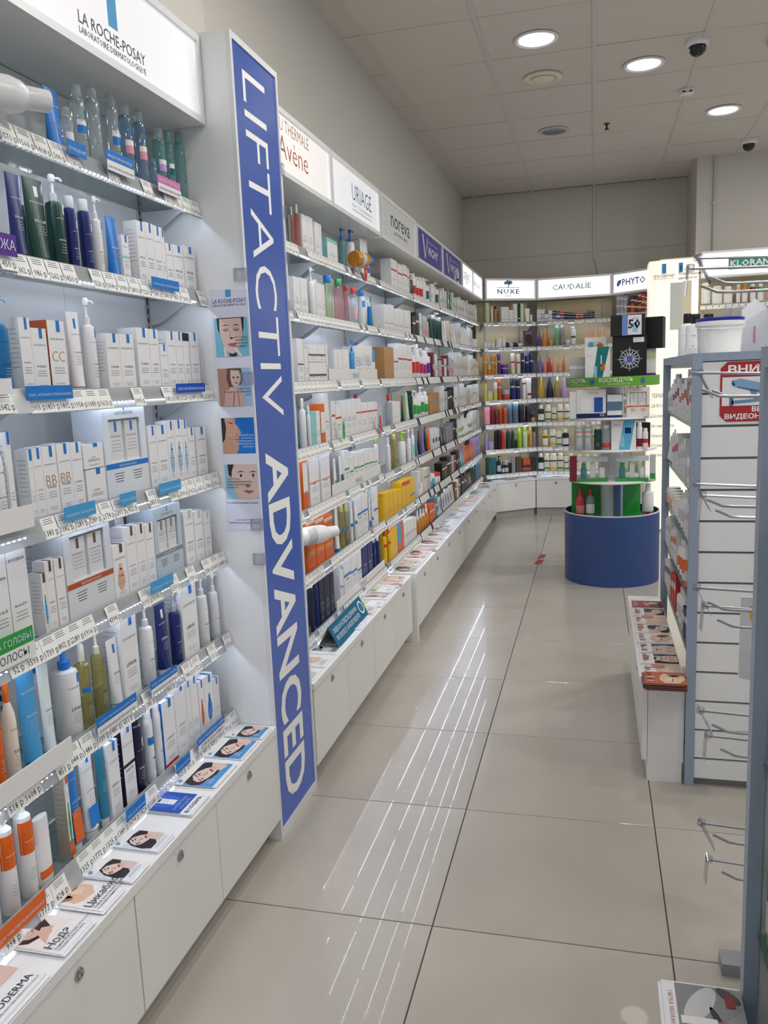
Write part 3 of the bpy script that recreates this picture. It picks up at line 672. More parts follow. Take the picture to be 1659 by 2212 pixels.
def tube_(w, h, body='white', cap='white', name='', title='', band=None, tab=None, tcol=None, flat=.62, capr=.8, look=None):
    r = w / 2; cy = r * flat; g = G(); seg = 16; v = []; f = []
    rings = [(0.0, .09), (.2, .2), (.45, .45), (.7, .7), (.88, .9), (1.0, .985), (1.0, 1.0)]
    for t, zz in rings:
        rx = r * (.9 + .2 * t); ry = r * flat * (1 - t) + .0012
        v += [(rx * math.cos(2 * math.pi * k / seg), cy + ry * math.sin(2 * math.pi * k / seg), zz * h) for k in range(seg)]
    for i in range(len(rings) - 1): f += [(i * seg + k, i * seg + (k + 1) % seg, (i + 1) * seg + (k + 1) % seg, (i + 1) * seg + k) for k in range(seg)]
    f.append(tuple((len(rings) - 1) * seg + k for k in range(seg))); g.add(v, f, body)
    parts = [('cap', G().lathe([(r * capr, 0), (r * (capr + .03), .01 * h), (r * capr, .092 * h)], 14, cap, 0, cy, flat), 'plastic')]
    tc = tcol or ('white' if body in ('blue', 'navy', 'dnavy', 'teal', 'dgreen', 'black', 'purple', 'sky', 'green', 'steel') else 'ink')
    def slope(zz):      # front surface depth at height
        for (t0, a), (t1, b_) in zip(rings, rings[1:]):
            if a <= zz <= b_:
                t = t0 + (t1 - t0) * (zz - a) / max(b_ - a, 1e-6); return cy - r * flat * (1 - t) - .0014
        return cy
    z0, z1 = .2, .98
    p = G().frame((0, slope(z0), z0 * h), (1, 0, 0), Vector((0, slope(z1) - slope(z0), (z1 - z0) * h)).normalized())
    Z = lambda a: (a - z0) * h
    if band: p.rect(-r * .8, r * .8, Z(band[1]), Z(band[2]), band[0]); p.up()
    if tab: p.rect(-r * .1, r * .3, Z(.8), Z(.92), tab)
    if name: p.text(name, 0, Z(.72), width=r * 1.5, hmax=.035 * h, col=tc)
    if title: p.text(title, 0, Z(.5), width=r * 1.2, hmax=.045 * h, col=tc)
    if name or title: p.lines(-r * .5, r * .5, Z(.46), 4, .03 * h, .006 * h, 'a8b4c4')
    if p.f: parts.append(('label', p, 'print'))
    look = look or '%s tube standing on %s cap' % (word(body), word(cap) if cap != body else 'its')
    return g, 'tube', parts, look, 'tube'
def card(w, h, body='black', pic=None, lean=.12, look=None):
    g = G(); t = .003; l = lean * h
    g.add([(-w / 2, 0, 0), (w / 2, 0, 0), (w / 2, l, h), (-w / 2, l, h), (-w / 2, t, 0), (w / 2, t, 0), (w / 2, l + t, h), (-w / 2, l + t, h)], [(0, 1, 2, 3), (5, 4, 7, 6), (3, 2, 6, 7), (0, 4, 5, 1), (0, 3, 7, 4), (1, 5, 6, 2)], body)
    p = G().frame((0, 0, 0), (1, 0, 0), Vector((0, l, h)).normalized())
    if pic: p.ell(0, h * .5, w * .3, h * .32, pic); p.up()
    p.lines(-w * .35, w * .35, h * .9, 2, h * .06, h * .015, 'lgrey')
    return g, 'display_card', [('picture', p, 'print')], look or '%s leaning display card' % word(body), 'card'

REG = []
ORDW = ['first', 'second', 'third', 'fourth', 'fifth', 'sixth', 'seventh', 'eighth', 'ninth', 'tenth', 'eleventh', 'twelfth', 'thirteenth', 'fourteenth', 'fifteenth', 'sixteenth', 'seventeenth', 'eighteenth', 'nineteenth', 'twentieth']
def short(t):
    for a_, b_ in ((' see-through', ''), (' standing', ''), ('from the ', 'from '), (' with its cap', ''), ('lettered ', ''), (' on its', ''), ('clear ', '')):
        if len(t.split()) <= 16: break
        t = t.replace(a_, b_)
    w_ = t.split()
    if len(w_) > 16 and ' with ' in t:
        a_, b_ = t.split(' with ', 1); c_ = b_.split(' from ', 1) if ' from ' in b_ else b_.split(',', 1); t = a_ + (' from ' if ' from ' in b_ else ',') + c_[1]
    return t
def finish_labels():
    by = {}
    for o, look, where, ex in REG: by.setdefault((look, where), []).append((o, ex))
    for (look, where), lst in by.items():
        grp = (look.split(' with ')[0] + 's').replace('boxs', 'boxes') + ', ' + where
        if len(lst) == 1: lst[0][0]['label'] = short(look + ', ' + where)
        elif all(e is not None for _, e in lst):
            lst.sort(key=lambda t: t[1][0])
            for i, (o, e) in enumerate(lst): o['label'] = short(ORDW[min(i, 19)] + ' ' + look + ' from ' + e[1] + ', ' + where); o['group'] = grp
        else:
            for o, e in lst: o['label'] = short(look + ', ' + where); o['group'] = grp
def place(res, loc, rotz, where, z=None, extra=None):
    g, name, parts, look, cat = res[:5]; mat = res[5] if len(res) > 5 else ('carton' if cat in ('carton', 'gift box', 'card', 'box', 'pack') else 'plastic')
    o = g.obj(name, mat, None, loc, rotz)
    o['category'] = cat; REG.append((o, look, where, extra))
    for pn, pg, pm in parts:
        if pg.f: pg.obj(pn, pm, o, angle=0 if pm == 'print' else 35)
    return o
class Line:
    """a shelf edge that products stand on; items are given by the columns and top row seen in the photograph"""
    def __init__(s, A, ang, z, where, zoom, back=.02, smin=-9, smax=9, hmax=9, ref=None, sgn=1):
        s.A = Vector((A[0], A[1], z)); s.a = ang; s.d = Vector((math.cos(ang), math.sin(ang), 0)); s.inn = Vector((-math.sin(ang), math.cos(ang), 0))
        s.where = where; s.zm = zoom; s.back = back; s.end = {}; s.smin, s.smax, s.hmax, s.ref, s.sgn = smin, smax, hmax, ref, sgn
    def px(s, x): return s.zm[0] + x * s.zm[2]
    def py(s, y): return s.zm[1] + y * s.zm[2]
    def box(s, xl, xr, yt, row=0, fn=carton, lift=0.0, base=None, where=None, **k):
        P0 = s.A + s.inn * (s.back + row * .078)
        s0, s1 = solve_s(P0, s.d, s.px(xl)), solve_s(P0, s.d, s.px(xr))
        if lift == 0:
            e = s.end.get(row, s.smin); s0 = max(s0, e + .001)
        s1 = min(s1, s.smax); w = max(s1 - s0, .014)
        if lift == 0 and s0 + w > s.smax + .001: return None
        if lift == 0: s.end[row] = s0 + w
        M_ = P0 + s.d * (s0 + w / 2); h = min(s.hmax - lift, max(.02, solve_z(M_, s.py(yt)) - lift))
        if fn is carton and 'd' not in k: k['d'] = min(.062, max(.03, w * .9))
        return place(fn(w, h, **k), M_ + Vector((0, 0, lift + .0006)), s.a, where or s.where, extra=s.ex(s0))
    def rnd(s, xl, xr, yt, row=0, fn=bottle, **k):
        P0 = s.A + s.inn * (s.back + row * .078)
        xm = (s.px(xl) + s.px(xr)) / 2; flat = k.get('flat', .62 if fn is tube_ else 1.0)
        sm = solve_s(P0, s.d, xm); D = abs(s.px(xr) - s.px(xl)) / FPX * cc(P0 + s.d * sm)[2]
        if flat < 1:
            ry = (P0 + s.d * sm) - CAM; ry.z = 0; ct = abs(ry.normalized().dot(s.d)); D /= math.sqrt(max(1 - ct * ct, .0) + (flat * ct) ** 2)
        D = min(D, .1 if flat < 1 else .076); D = max(D, .012)
        P1 = P0 + s.inn * (D * flat / 2); sm = solve_s(P1, s.d, xm)
        e = s.end.get(row, s.smin)
        wf = 1.1 if fn is tube_ else 1.0
        if sm - wf * D / 2 < e + .001: sm = e + .001 + wf * D / 2
        if sm + wf * D / 2 > s.smax:
            D = min(D, (s.smax - e - .002) / wf); sm = s.smax - wf * D / 2
            if D < .012: return None
        s.end[row] = sm + wf * D / 2
        M_ = P0 + s.d * sm; h = min(s.hmax, max(.03, solve_z(M_ + s.inn * (D * flat / 2), s.py(yt))))
        return place(fn(D, h, **k), M_ + Vector((0, 0, .0006)), s.a, s.where, extra=s.ex(sm))
    def ex(s, v): return (v * s.sgn + s.A.z * 0, s.ref) if s.ref else None
    def T(s, xl, xr, yt, **k): return s.rnd(xl, xr, yt, fn=tube_, **k)

# ================================================================== NEAR BAY (ends at the blue column)
def P_(*a): return [('%s р' % x) if x else None for x in a]
S = .37372; z1, z2, z3, z4 = (0, 0, S), (0, 560, S), (0, 1100, S), (0, 1600, .434)
near_tags = [
    P_(1571, 1563, 1418, 500, 1130, None, None, 1502, None, None, 1670, None, 501, 1332, 1101, 1002),
    P_(1862, 986, 1262, 1850, None, 1520, 1304, 1098, 2403, 1229, 1541, 1340, 1467, 1309, None, 1678),
    P_(2003, 1859, 1802, 1958, 1083, 1613, None, None, 1095, None, None, 1185, 1185, 2261, 1847, 1802, 2017),
    P_(1383, 1382, 1289, 1289, 2174, 2301, 822, None, 2850, None, 2000, 2000, 1962, 1665, 1786, 1701),
    P_(2802, 2289, 1916, None, 4394, None, None, 3195, 3018, None, 2159, None, 1739, None, 2286, 3069, 2483),
    P_(1044, 1486, 1039, 1481, 651, None, 1385, None, 1866, None, 744, 1172, None, 1111, None, 1575),
    P_(1325, 1772, 1325, 1389, 1694, 1424, 1641, None, None, 523, 291, 720, 1451, 828, 1033, 771, 516)]
lb = .805
def hd(z, k, a, b_, zm):      # header position along the near shelf from photograph columns
    P0 = Vector((RX, 1.395, ZS[k])); d = Vector((0, 1, 0))
    return solve_s(P0, d, zm[0] + a * zm[2]), solve_s(P0, d, zm[0] + b_ * zm[2])
heads = {0: [hd(0, 0, 372, 482, z1) + ('blue', ['ОЧИЩЕНИЕ'], .03), hd(0, 0, 600, 758, z1) + ('blue', ['МИЦЕЛЛЯРНАЯ ВОДА', 'ДЛЯ ЧУВСТВИТЕЛЬНОЙ КОЖИ'], .045), hd(0, 0, 897, 1030, z1) + ('d874b0', ['МИЦЕЛЛЯРНАЯ ВОДА', 'ДЛЯ РЕАКТИВНОЙ КОЖИ'], .04)],
         1: [hd(0, 1, 862, 1020, z2) + ('blue', ['ЖИРНАЯ КОЖА, СКЛОННАЯ К АКНЕ'], .026)],
         2: [hd(0, 2, 132, 402, z2) + ('blue', ['КОЖА, СКЛОННАЯ К ПОКРАСНЕНИЯМ'], .028), hd(0, 2, 1003, 1170, z2) + ('1450c0', ['СВЕРХЧУВСТВИТЕЛЬНАЯ КОЖА'], .024)],
         3: [hd(0, 3, 355, 535, z2) + ('sky', ['ЕЖЕДНЕВНОЕ УВЛАЖНЕНИЕ'], .03), hd(0, 3, 677, 770, z2) + ('sky', ['СУХАЯ КОЖА'], .028), hd(0, 3, 905, 1030, z2) + ('sky', ['ИНТЕНСИВНОЕ УВЛАЖНЕНИЕ'], .028)],
         4: [hd(0, 4, 857, 985, z3) + ('sky', ['АНТИВОЗРАСТНОЙ УХОД'], .03)],
         5: [hd(0, 5, 545, 775, z3) + ('blue', ['СУХАЯ И ЧУВСТВИТЕЛЬНАЯ КОЖА ТЕЛА', 'ДЛЯ МЛАДЕНЦЕВ, ДЕТЕЙ И ВЗРОСЛЫХ'], .042), hd(0, 5, 857, 1010, z3) + ('blue', ['КОЖА, СКЛОННАЯ К АТОПИИ', 'ДЛЯ МЛАДЕНЦЕВ И ВЗРОСЛЫХ'], .04)],
         6: [hd(0, 6, 615 * .434 / S, 710 * .434 / S, z3) + ('blue', ['УХОД ЗА ВОЛОСАМИ'], .03), hd(0, 6, 1005, 1085, z3) + ('blue', ['ДЕЗОДОРАНТЫ'], .03), hd(0, 6, 1130, 1285, z3) + ('blue', ['ВОССТАНОВЛЕНИЕ КОЖИ', 'ДЛЯ ВСЕЙ СЕМЬИ'], .042)]}
for k in range(7):
    make_shelf((RX, 1.395), PI2, .818, ZS[k], '%s glass shelf with price rail in the bay ending at the blue column' % ORD[k], near_tags[k], heads=heads.get(k, ()), drop=.062 if k < 6 else .006)
WN = 'on %s shelf beside portrait poster'
HM = [.20] + [ZS[i - 1] - ZS[i] - .012 for i in range(1, 7)]
def NL(k, zm): return Line((RX, 0), PI2, ZS[k], '%s shelf by portrait poster' % ORD[k], zm, smin=1.40, smax=2.212, hmax=HM[k], ref='the column', sgn=-1)
L_ = 'LA ROCHE-POSAY'
# --- top shelf
n = NL(0, z1)
n.T(275, 372, 512, body='blue', cap='white', name=L_, capr=.6, look='broad blue refill pouch')
n.rnd(368, 438, 625, kind='wide', body='clear', cap='clear', see=True, label='white', look='short clear cleansing bottle')
for a, b_, y, lab, l2 in ((432, 518, 497, 'blue', 'white'), (525, 606, 502, None, None), (640, 712, 547, 'blue', 'white')):
    n.rnd(a, b_, y, kind='wide', body='clear', cap='clear', see=True, label=lab, lab2=l2, name=L_, title='EAU MICELLAIRE', tab='blue', hl=(.38, .48), tcol='ink', look='clear cleansing water bottle with ' + ('blue and white label' if lab else 'blue tab'))
for a, b_, y in ((712, 790, 600), (796, 866, 640)):
    n.rnd(a, b_, y, kind='wide', body='cblue', cap='clear', see=True, label='pink', lab2='white', name=L_, tab='blue', hl=(.36, .46), tcol='ink', look='bluish clear cleansing water bottle with pink label')
n.rnd(872, 915, 920, kind='wide', body='cblue', cap='cblue', see=True, look='miniature pale blue bottle')
n.rnd(905, 976, 745, kind='wide', body='cteal', cap='clear', see=True, label='lilac', lab2='white', name=L_, tab='blue', hl=(.36, .46), look='pale teal bottle with lilac label')
n.rnd(972, 1022, 770, kind='wide', body='cteal', cap='cteal', see=True, label='teal', lab2='white', name=L_, tab='blue', hl=(.36, .46), look='pale teal bottle with teal label')
n.rnd(1030, 1090, 765, kind='wide', body='cteal', cap='cteal', see=True, name=L_, title='EFFACLAR', tab='blue', look='pale teal bottle without coloured label')
# --- second
n = NL(1, z1)
n.T(75, 165, 1005, body='navy', title='EFFACLAR', name=L_, look='royal blue gel tube standing on white cap')
n.T(170, 298, 1035, body='dgreen', title='EFFACLAR', name=L_, tab='white')
n.rnd(296, 398, 1010, body='dgreen', pump=True, title='EFFACLAR', name=L_, tab='white')
n.rnd(400, 470, 1135, kind='wide', body='navy', title='EFFACLAR', name=L_, tab='white')
n.rnd(478, 552, 1155, kind='wide', body='navy', title='EFFACLAR', name=L_, tab='white')
n.rnd(552, 612, 1135, body='white', pump=True, title='EFFACLAR', name=L_, tab='blue')
n.T(630, 702, 1255, body='blue', title='EFFACLAR', capr=.9)
n.box(706, 762, 1360, tab='blue', name=L_, title='EFFACLAR', bands=[('cteal', .5, .55)])
for a, b_, y in ((815, 862, 1280), (863, 910, 1290), (911, 953, 1308), (954, 972, 1318)): n.box(a, b_, y, tab='blue', name=L_, title='EFFACLAR')
for a, b_, y in ((975, 1014, 1408), (1016, 1074, 1420), (1077, 1140, 1427)): n.box(a, b_, y, tab='blue', name=L_, title='EFFACLAR')
n.rnd(130, 185, 1030, row=1, body='dgreen', pump=True)
# --- third
n = NL(2, z2)
n.box(150, 214, 338, tab='blue', name=L_, title='ROSALIAC'); n.box(216, 302, 400, tab='blue', name=L_, title='ROSALIAC')
n.box(312, 408, 356, tab='blue', name=L_, big='CC', side='copper', title='')
n.T(418, 498, 305, body='white', name=L_, title='TOLERIANE', tab='blue')
n.rnd(500, 582, 225, body='white', pump=True, name=L_, title='TOLERIANE', tab='blue')
for a, b_, y in ((640, 714, 430), (716, 795, 435), (816, 884, 398), (886, 938, 405)): n.box(a, b_, y, tab='blue', name=L_, title='TOLERIANE')
n.box(942, 984, 492, tab='blue', name=L_, title='TOLERIANE', bands=[('aqua', 0, .06)])
for a, b_, y in ((986, 1034, 416), (1036, 1074, 420)): n.box(a, b_, y, tab='blue', name=L_, title='TOLERIANE')
n.box(1076, 1112, 428, body='white', bands=[('dnavy', .86, 1.0)], name='', title='TOLERIANE'); n.box(1116, 1164, 425, tab='blue', name=L_, title='TOLERIANE')
# --- fourth
n = NL(3, z2)
for a, b_, y, bg_ in ((107, 194, 1102, None), (196, 279, 1092, None), (281, 360, 1082, 'BB'), (366, 440, 1066, 'BB'), (442, 503, 1060, None)): n.box(a, b_, y, tab='blue', name=L_, title='HYDREANE', big=bg_)
lo = n.box(516, 626, 1212, tab='blue', name='', title='NUTRITIC', lines_=True); hh = lo.dimensions.z
n.box(512, 624, 1066, lift=hh + .002, tab='blue', name='', title='NUTRITIC', d=.05)
n.box(634, 872, 832, fn=gift_box, d=.08)
for a, b_, y in ((882, 928, 966), (930, 988, 960), (990, 1030, 936), (1032, 1074, 930), (1076, 1104, 930), (1106, 1142, 975), (1150, 1206, 970)): n.box(a, b_, y, tab='blue', name=L_, title='HYDRAPHASE', blob='cblue' if 985 < a < 1080 else None)
# --- fifth
n = NL(4, z3)
n.box(215, 292, 372, body='white', tab='brown', name=L_, title='', blob='sky')
n.box(296, 345, 300, tab='brown', name=L_, title='HYALU'); n.box(352, 404, 285, tab='brown', name=L_, title='REDERMIC')
n.box(240, 300, 215, row=1, tab='brown', name=L_)
n.box(413, 673, 42, fn=gift_box, body='dde0e6', band='copper', inner='brown', look='pale', d=.08)
n.box(676, 752, 205, tab='brown', name=L_, title='PURE', blob='peach'); n.box(755, 812, 100, tab='brown', name=L_, title='PURE VITAMIN C'); n.box(814, 864, 88, tab='brown', name=L_, title='PURE VITAMIN C'); n.box(866, 912, 82, tab='brown', name=L_, title='PURE VITAMIN C')
n.box(700, 790, 38, row=1, tab='brown', name=L_)
n.box(916, 1068, -20, fn=gift_box, body='bccbd6', band='8c8f94', inner='grey', look='blue-grey', d=.08)
for a, b_, y in ((1085, 1136, 8), (1140, 1188, 10), (1192, 1230, 15)): n.box(a, b_, y, tab='lgrey', name=L_, title='SUBSTIANE')
# --- sixth
n = NL(5, z3)
n.rnd(335, 486, 772, body='white', pump=True, cap='blue', name=L_, title='LIPIKAR', tab='blue')
n.rnd(462, 548, 782, kind='cyl', body='olive', cap='cream', see=True, name=L_, title='LIPIKAR', label='blue', hl=(.44, .5), look='see-through yellow oil bottle with blue sticker')
n.rnd(555, 632, 690, body='olive', pump=True, cap='cream', see=True, name=L_, title='LIPIKAR', tab='blue', look='see-through yellow oil pump bottle')
n.T(640, 716, 750, body='white', title='LIPIKAR', tab='blue', look='slim white hand cream tube on white cap')
n.box(724, 823, 620, tab='blue', name=L_, title='LIPIKAR', d=.062)
n.rnd(828, 908, 545, body='white', pump=True, name=L_, title='LIPIKAR')
n.T(912, 994, 548, body='navy', name=L_, title='LIPIKAR', tab='white', capr=.85, look='deep blue shower gel tube on white cap')
n.rnd(996, 1062, 470, body='navy', pump=True, cap='silver', name=L_, title='LIPIKAR', look='deep blue shower gel bottle with grey pump')
n.box(1067, 1158, 445, tab='blue', name=L_, title='LIPIKAR', d=.062)
n.rnd(1150, 1218, 382, body='white', pump=True, name=L_, title='LIPIKAR', tab='blue'); n.rnd(1220, 1278, 370, body='white', pump=True, name=L_, title='LIPIKAR', tab='blue')
n.rnd(200, 300, 800, row=1, body='white', pump=True, cap='blue', name=L_)
# --- bottom
q = .434 / S
n = NL(6, z4)
n.box(232, 368, 165, body='white', side='brown', bands=[('orange', 0, .22), ('green', .22, .34)], tab='orange', name=L_, title='ANTHELIOS', look_=None) if False else n.box(232, 368, 165, body='white', side='b0a392', bands=[('orange', 0, .22)], tab='orange', name=L_, title='ANTHELIOS', blob='green')
n.T(352, 418, 60, body='blue', cap='white', band=('orange', .1, .42), name=L_, title='ANTHELIOS', look='blue and orange kids sun tube on white cap')
n.T(420, 498, 18, body='white', band=('blue', .12, .34), name=L_, title='POSTHELIOS', tab='blue', look='white and blue after-sun tube on white cap')
n.T(502, 552, -55, body='217a9e', name=L_, title='POSTHELIOS', tab='white', look='petrol blue after-sun tube on its cap')
n.zm = z3
n.box(652, 716, 1347, tab='blue', name=L_, title='KERIUM'); n.box(738, 800, 1242, tab='blue', side='dnavy', name=L_, title='KERIUM', bands=[('dnavy', .48, .52)])
n.rnd(766, 848, 1175, kind='wide', body='dnavy', cap='dnavy', name=L_, title='KERIUM', tab='white', look='dark navy shampoo bottle')
n.rnd(850, 908, 1140, kind='can', body='white', cap='white', label='blue', hl=(.5, .6), title='48', look='white deodorant can with blue square'); n.rnd(905, 954, 1100, kind='can', body='white', cap='white', tab='blue', title='0%', name=L_, look='white thermal spray can with 0% print')
n.box(962, 1034, 1100, bands=[('red', 0, .08)], side='blue', tab='blue', title='CICAPLAST', name=''); n.box(1036, 1098, 1008, tab='blue', title='CICAPLAST', name=''); n.box(1100, 1124, 985, tab='blue'); n.box(1126, 1164, 965, tab='blue')
n.box(1168, 1198, 990, tab='blue', blob='orange'); n.box(1200, 1248, 960, tab='blue', blob='blue'); n.box(1250, 1280, 975, tab='blue')

# ================================================================== LEFT-HAND BAY (baby, sun and shampoo care), only its end is in the picture
left_tags = [P_(None, None, None, None, None, None, None, None, None, None, None, None, 887, 1269, None, None), P_(*([None] * 14 + [None, 450])), P_(*([None] * 14 + [1042, None])), P_(*([None] * 16)), P_(*([None] * 13 + [52, 1593, 1739])), P_(*([None] * 12 + [518, 1608, None, 851])), P_(*([None] * 11 + [998, None, 1777, 828, None]))]
lheads = {1: [(.70, .785, 'purple', ['КОЖА'], .04)], 4: [(.56, .71, 'green', ['КОЖА ГОЛОВЫ', 'И ВОЛОСЫ'], .06)], 6: [(.52, .66, 'orange', ['ДЛЯ ЧУВСТВИТЕЛЬНОЙ КОЖИ'], .035)]}
for k in range(7):
    make_shelf((RX + .012, .60), PI2, .79, ZS[k] + .004, '%s glass shelf with price rail in the sun and bath care bay' % ORD[k], left_tags[k], heads=lheads.get(k, ()), drop=.062 if k < 6 else .006)
def LL(k, zm): return Line((RX + .012, 0), PI2, ZS[k] + .004, '%s shelf of sun-care bay' % ORD[k], zm, smin=.62, smax=1.388, hmax=HM[k])
n = LL(0, z1)
n.rnd(-70, -8, 330, kind='wide', body='navy', cap='clear', name=L_); n.rnd(5, 98, 205, body='blue', pump=True, cap='white', name=L_, label='dnavy', look='blue pump bottle with dark label'); n.rnd(102, 160, 330, kind='wide', body='navy', cap='clear', name=L_, tab='white'); n.rnd(164, 246, 340, kind='wide', body='navy', cap='clear', name=L_, tab='white')
n = LL(1, z1)
n.T(-90, -20, 1050, body='teal', title='EFFACLAR'); n.T(-15, 52, 1015, body='teal', title='EFFACLAR', name=L_, band=('white', .2, .35), look='teal tube with white band on white cap')
n = LL(2, z2)
n.rnd(-20, 84, 212, body='1f6fa8', pump=True, cap='cblue', name=L_, title='ROSALIAC', look='large blue pump bottle'); n.rnd(75, 128, 332, row=0, kind='wide', body='1f6fa8', cap='white', name=L_, tab='white', look='blue bottle behind the white tray')
n = LL(3, z2)
n.rnd(-40, 58, 950, kind='round', body='white', cap='white', name='Atoderm', label=None, title='BIODERMA'); n.box(-160, -50, 1000, tab='blue')
n = LL(4, z3)
n.box(-60, -2, 265, name='BIODERMA', side='blue', title='Node A'); n.box(0, 92, 262, name='BIODERMA', bands=[('blue', 0, .03)], title='Node K', blob=None, side='217aa8'); n.box(96, 205, 215, name='BIODERMA', title='Node DS+', name_y=.86)
n = LL(5, z3)
n.rnd(-15, 48, 950, kind='can', body='orange', cap='orange', name='BIODERMA', title='Photoderm', look='orange sun spray bottle'); n.rnd(52, 132, 1000, kind='round', body='cream', cap='orange', name='BIODERMA', title='50+', look='cream sun milk bottle with orange top')
n.T(142, 256, 885, body='sky', cap='blue', name='BIODERMA', title='Photoderm', look='broad light blue after-sun tube'); n.T(262, 362, 890, body='clear', cap='blue', title='LIPIKAR', look='whitish bath cream tube on blue cap')
n = LL(6, z4)
for a, b_, y in ((-80, 10, 370), (12, 106, 310), (108, 196, 245)): n.rnd(a, b_, y, kind='cyl', body='white', cap='cream', band=('orange', .42, .72), title='50', name='ANTHELIOS', tcol='white', look='white sun spray bottle with orange upper half')
n.rnd(192, 268, 380, kind='jar', body='white', cap='white', label='orange', hl=(.12, .24), flat=.45, look='small flat white sunscreen flask with orange stripe')
# acrylic trays clipped in front of the left-hand bay
for k, x0, x1, h in ((2, .60, .72, .035), (3, .46, .74, .05), (5, .30, .78, .05)):
    o = empty('rail_tray', (RX + .012, .60, ZS[k]), PI2); tag(o, 'plain white display tray clipped to the %s shelf rail' % ORD[k], 'tray')
    G().box(x0, x1, -.016, -.0135, .006, h, 'white').obj('front_lip', 'plastic', o, angle=0); G().box(x0, x1, -.0135, -.009, .006, .009, 'white').obj('hook', 'plastic', o, angle=0)
# big dummy bottle lying on the top shelf edge, cap towards the aisle
def lying(loc, ang, R_, Lb, body, cap, label, pitch=0.0):
    o = G().lathe([(R_ * .9, 0), (R_, .01), (R_, Lb * .62), (R_ * .85, Lb * .72), (R_ * .62, Lb * .78)], 24, body).obj('dummy_bottle', 'plastic', None, loc)
    o.rotation_euler = (0, math.pi / 2 + pitch, ang); tag(o, label, 'bottle')
    G().lathe([(R_ * .62, Lb * .78), (R_ * .64, Lb * .79), (R_ * .60, Lb * .99), (R_ * .54, Lb)], 20, cap).obj('cap', 'plastic', o)
    g_ = G().lathe([(R_ * 1.002, Lb * .25), (R_ * 1.002, Lb * .45)], 24, 'lgrey'); g_.obj('label', 'print', o); return o
pb = bp(20, 228, 'x', -1.06)
lying((-1.14, pb.y - .09, ZS[0] + .052), .95, .034, .2, 'white', 'white', 'large white dummy bottle lying across the top price rail')

# ================================================================== BROCHURES ON THE NEAR WORKTOP
BROCH = {}
def brochure_stack(A, ang, w, l, n, draw, label, under, zt=.385, th=.0016, jit=.006, group=None, page='white'):
    """pile of leaflets: x = reading direction, y = page up; A = lower-left corner of the top leaflet"""
    r = random.Random(int(abs(A[0] * 1000) + abs(A[1] * 977)))
    for k in range(n):
        top = k == n - 1
        g = G(); e = .008 if l > .12 else 0
        g.box(0, w, 0, l, 0, th - .0003, page)
        dx, dy = (0, 0) if top else (r.uniform(-jit, jit), r.uniform(-jit * 1.5, 0))
        off = rotv(ang, dx, dy)
        o = g.obj('brochure', 'paper', None, (A[0] + off[0], A[1] + off[1], zt + .0004 + k * th), ang + (0 if top else r.uniform(-.012, .012)), 0)
        if top:
            tag(o, label, 'brochure', group)
            p = G().frame((0, 0, th - .0003), (1, 0, 0), (0, 1, 0)); draw(p, w, l); p.obj('cover_print', 'print', o, angle=0)
        else: tag(o, under, 'brochure', 'leaflets under ' + label)
def ypx(px, py): return bp(px, py, 'z', .392)
def near_b(a, b_, n, depth, draw, label, under):
    p, q_ = ypx(*a), ypx(*b_); w = q_.y - p.y; x = min(-.962, (p.x + q_.x) / 2)
    brochure_stack((x, p.y), PI2, w, depth, n, draw, label, under)
def c_text(title, sub, pic, bgc='ffffff', frac=.3, **k):
    def d(g, w, l):
        portrait(g, 0.002, l * frac, w - .002, l - .002, pic, bgc, **k); g.up()
        g.text(title, w * .08, l * frac * .55, size=min(.026, l * .17), col='ink', align='l')
        for i, s_ in enumerate(sub): g.text(s_, w * .08, l * frac * (.36 - .16 * i), size=.0085, col='4a4d55', align='l')
    return d
def c_face(g, w, l):
    portrait(g, w * .04, l * .14, w * .97, l * .66, 'tilt', 'd6dde6'); g.rect(w * .1, w * .2, l * .72, l * .78, 'sky'); g.lines(w * .1, w * .5, l * .85, 3, l * .03, .001, 'a3a6ad'); g.lines(w * .1, w * .9, l * .1, 3, l * .025, .001, 'b4b7bd')
def c_blue(g, w, l):
    g.rect(0, w, l * .18, l, '1f4fae'); g.up(); g.ell(w * .5, l * .62, w * .32, l * .3, '2d66c6'); g.up(); g.rect(w * .38, w * .62, l * .42, l * .86, 'e9edf2'); g.up(); g.rect(w * .42, w * .58, l * .7, l * .74, 'navy'); g.lines(w * .42, w * .58, l * .66, 4, l * .03, .001, 'silver')
    g.text('СКАЖИ ЗУДУ', w * .5, l * .31, width=w * .72, col='b4d0f6', res=1); g.text('«ПРОЩАЙ»', w * .5, l * .22, width=w * .56, col='b4d0f6'); g.text('BIODERMA', w * .5, l * .05, width=w * .84, hmax=.02, col='ink')
def c_fblue(g, w, l):
    portrait(g, 0.0, 0.004, w, l * .62, 'tiltblue', '4f94cc'); g.rect(w * .08, w * .16, l * .68, l * .74, 'sky'); g.lines(w * .1, w * .32, l * .22, 3, l * .05, .0015, 'e4eef8')
def c_pink(g, w, l):
    portrait(g, 0, l * .36, w, l - .001, 'skin', 'e0c0b2'); g.text('BIODERMA', w * .5, l * .12, width=w * .84, hmax=.03, col='ink', res=2); g.text('LABORATOIRE DERMATOLOGIQUE', w * .5, l * .05, width=w * .84, hmax=.008, col='5a5d65')
near_b((0, 2212), (116, 2103), 4, .165, c_pink, 'brochure with a pale skin picture over large dark capitals', 'plain brochure under the pale skin picture brochure')
near_b((139, 2064), (206, 1993), 5, .16, c_text('Нодэ', ['Линия для ухода за кожей', 'головы и волосами'], 'long', 'f3ece8', .32), 'white brochure showing a woman with long dark hair', 'plain brochure under the long-haired woman brochure')
near_b((226, 1969), (263, 1918), 4, .15, c_text('Цикабио', ['Линия для поврежденной', 'и раздраженной кожи'], 'back', 'f4efec', .36), 'white brochure showing bare folded arms', 'plain brochure under the bare arms brochure')
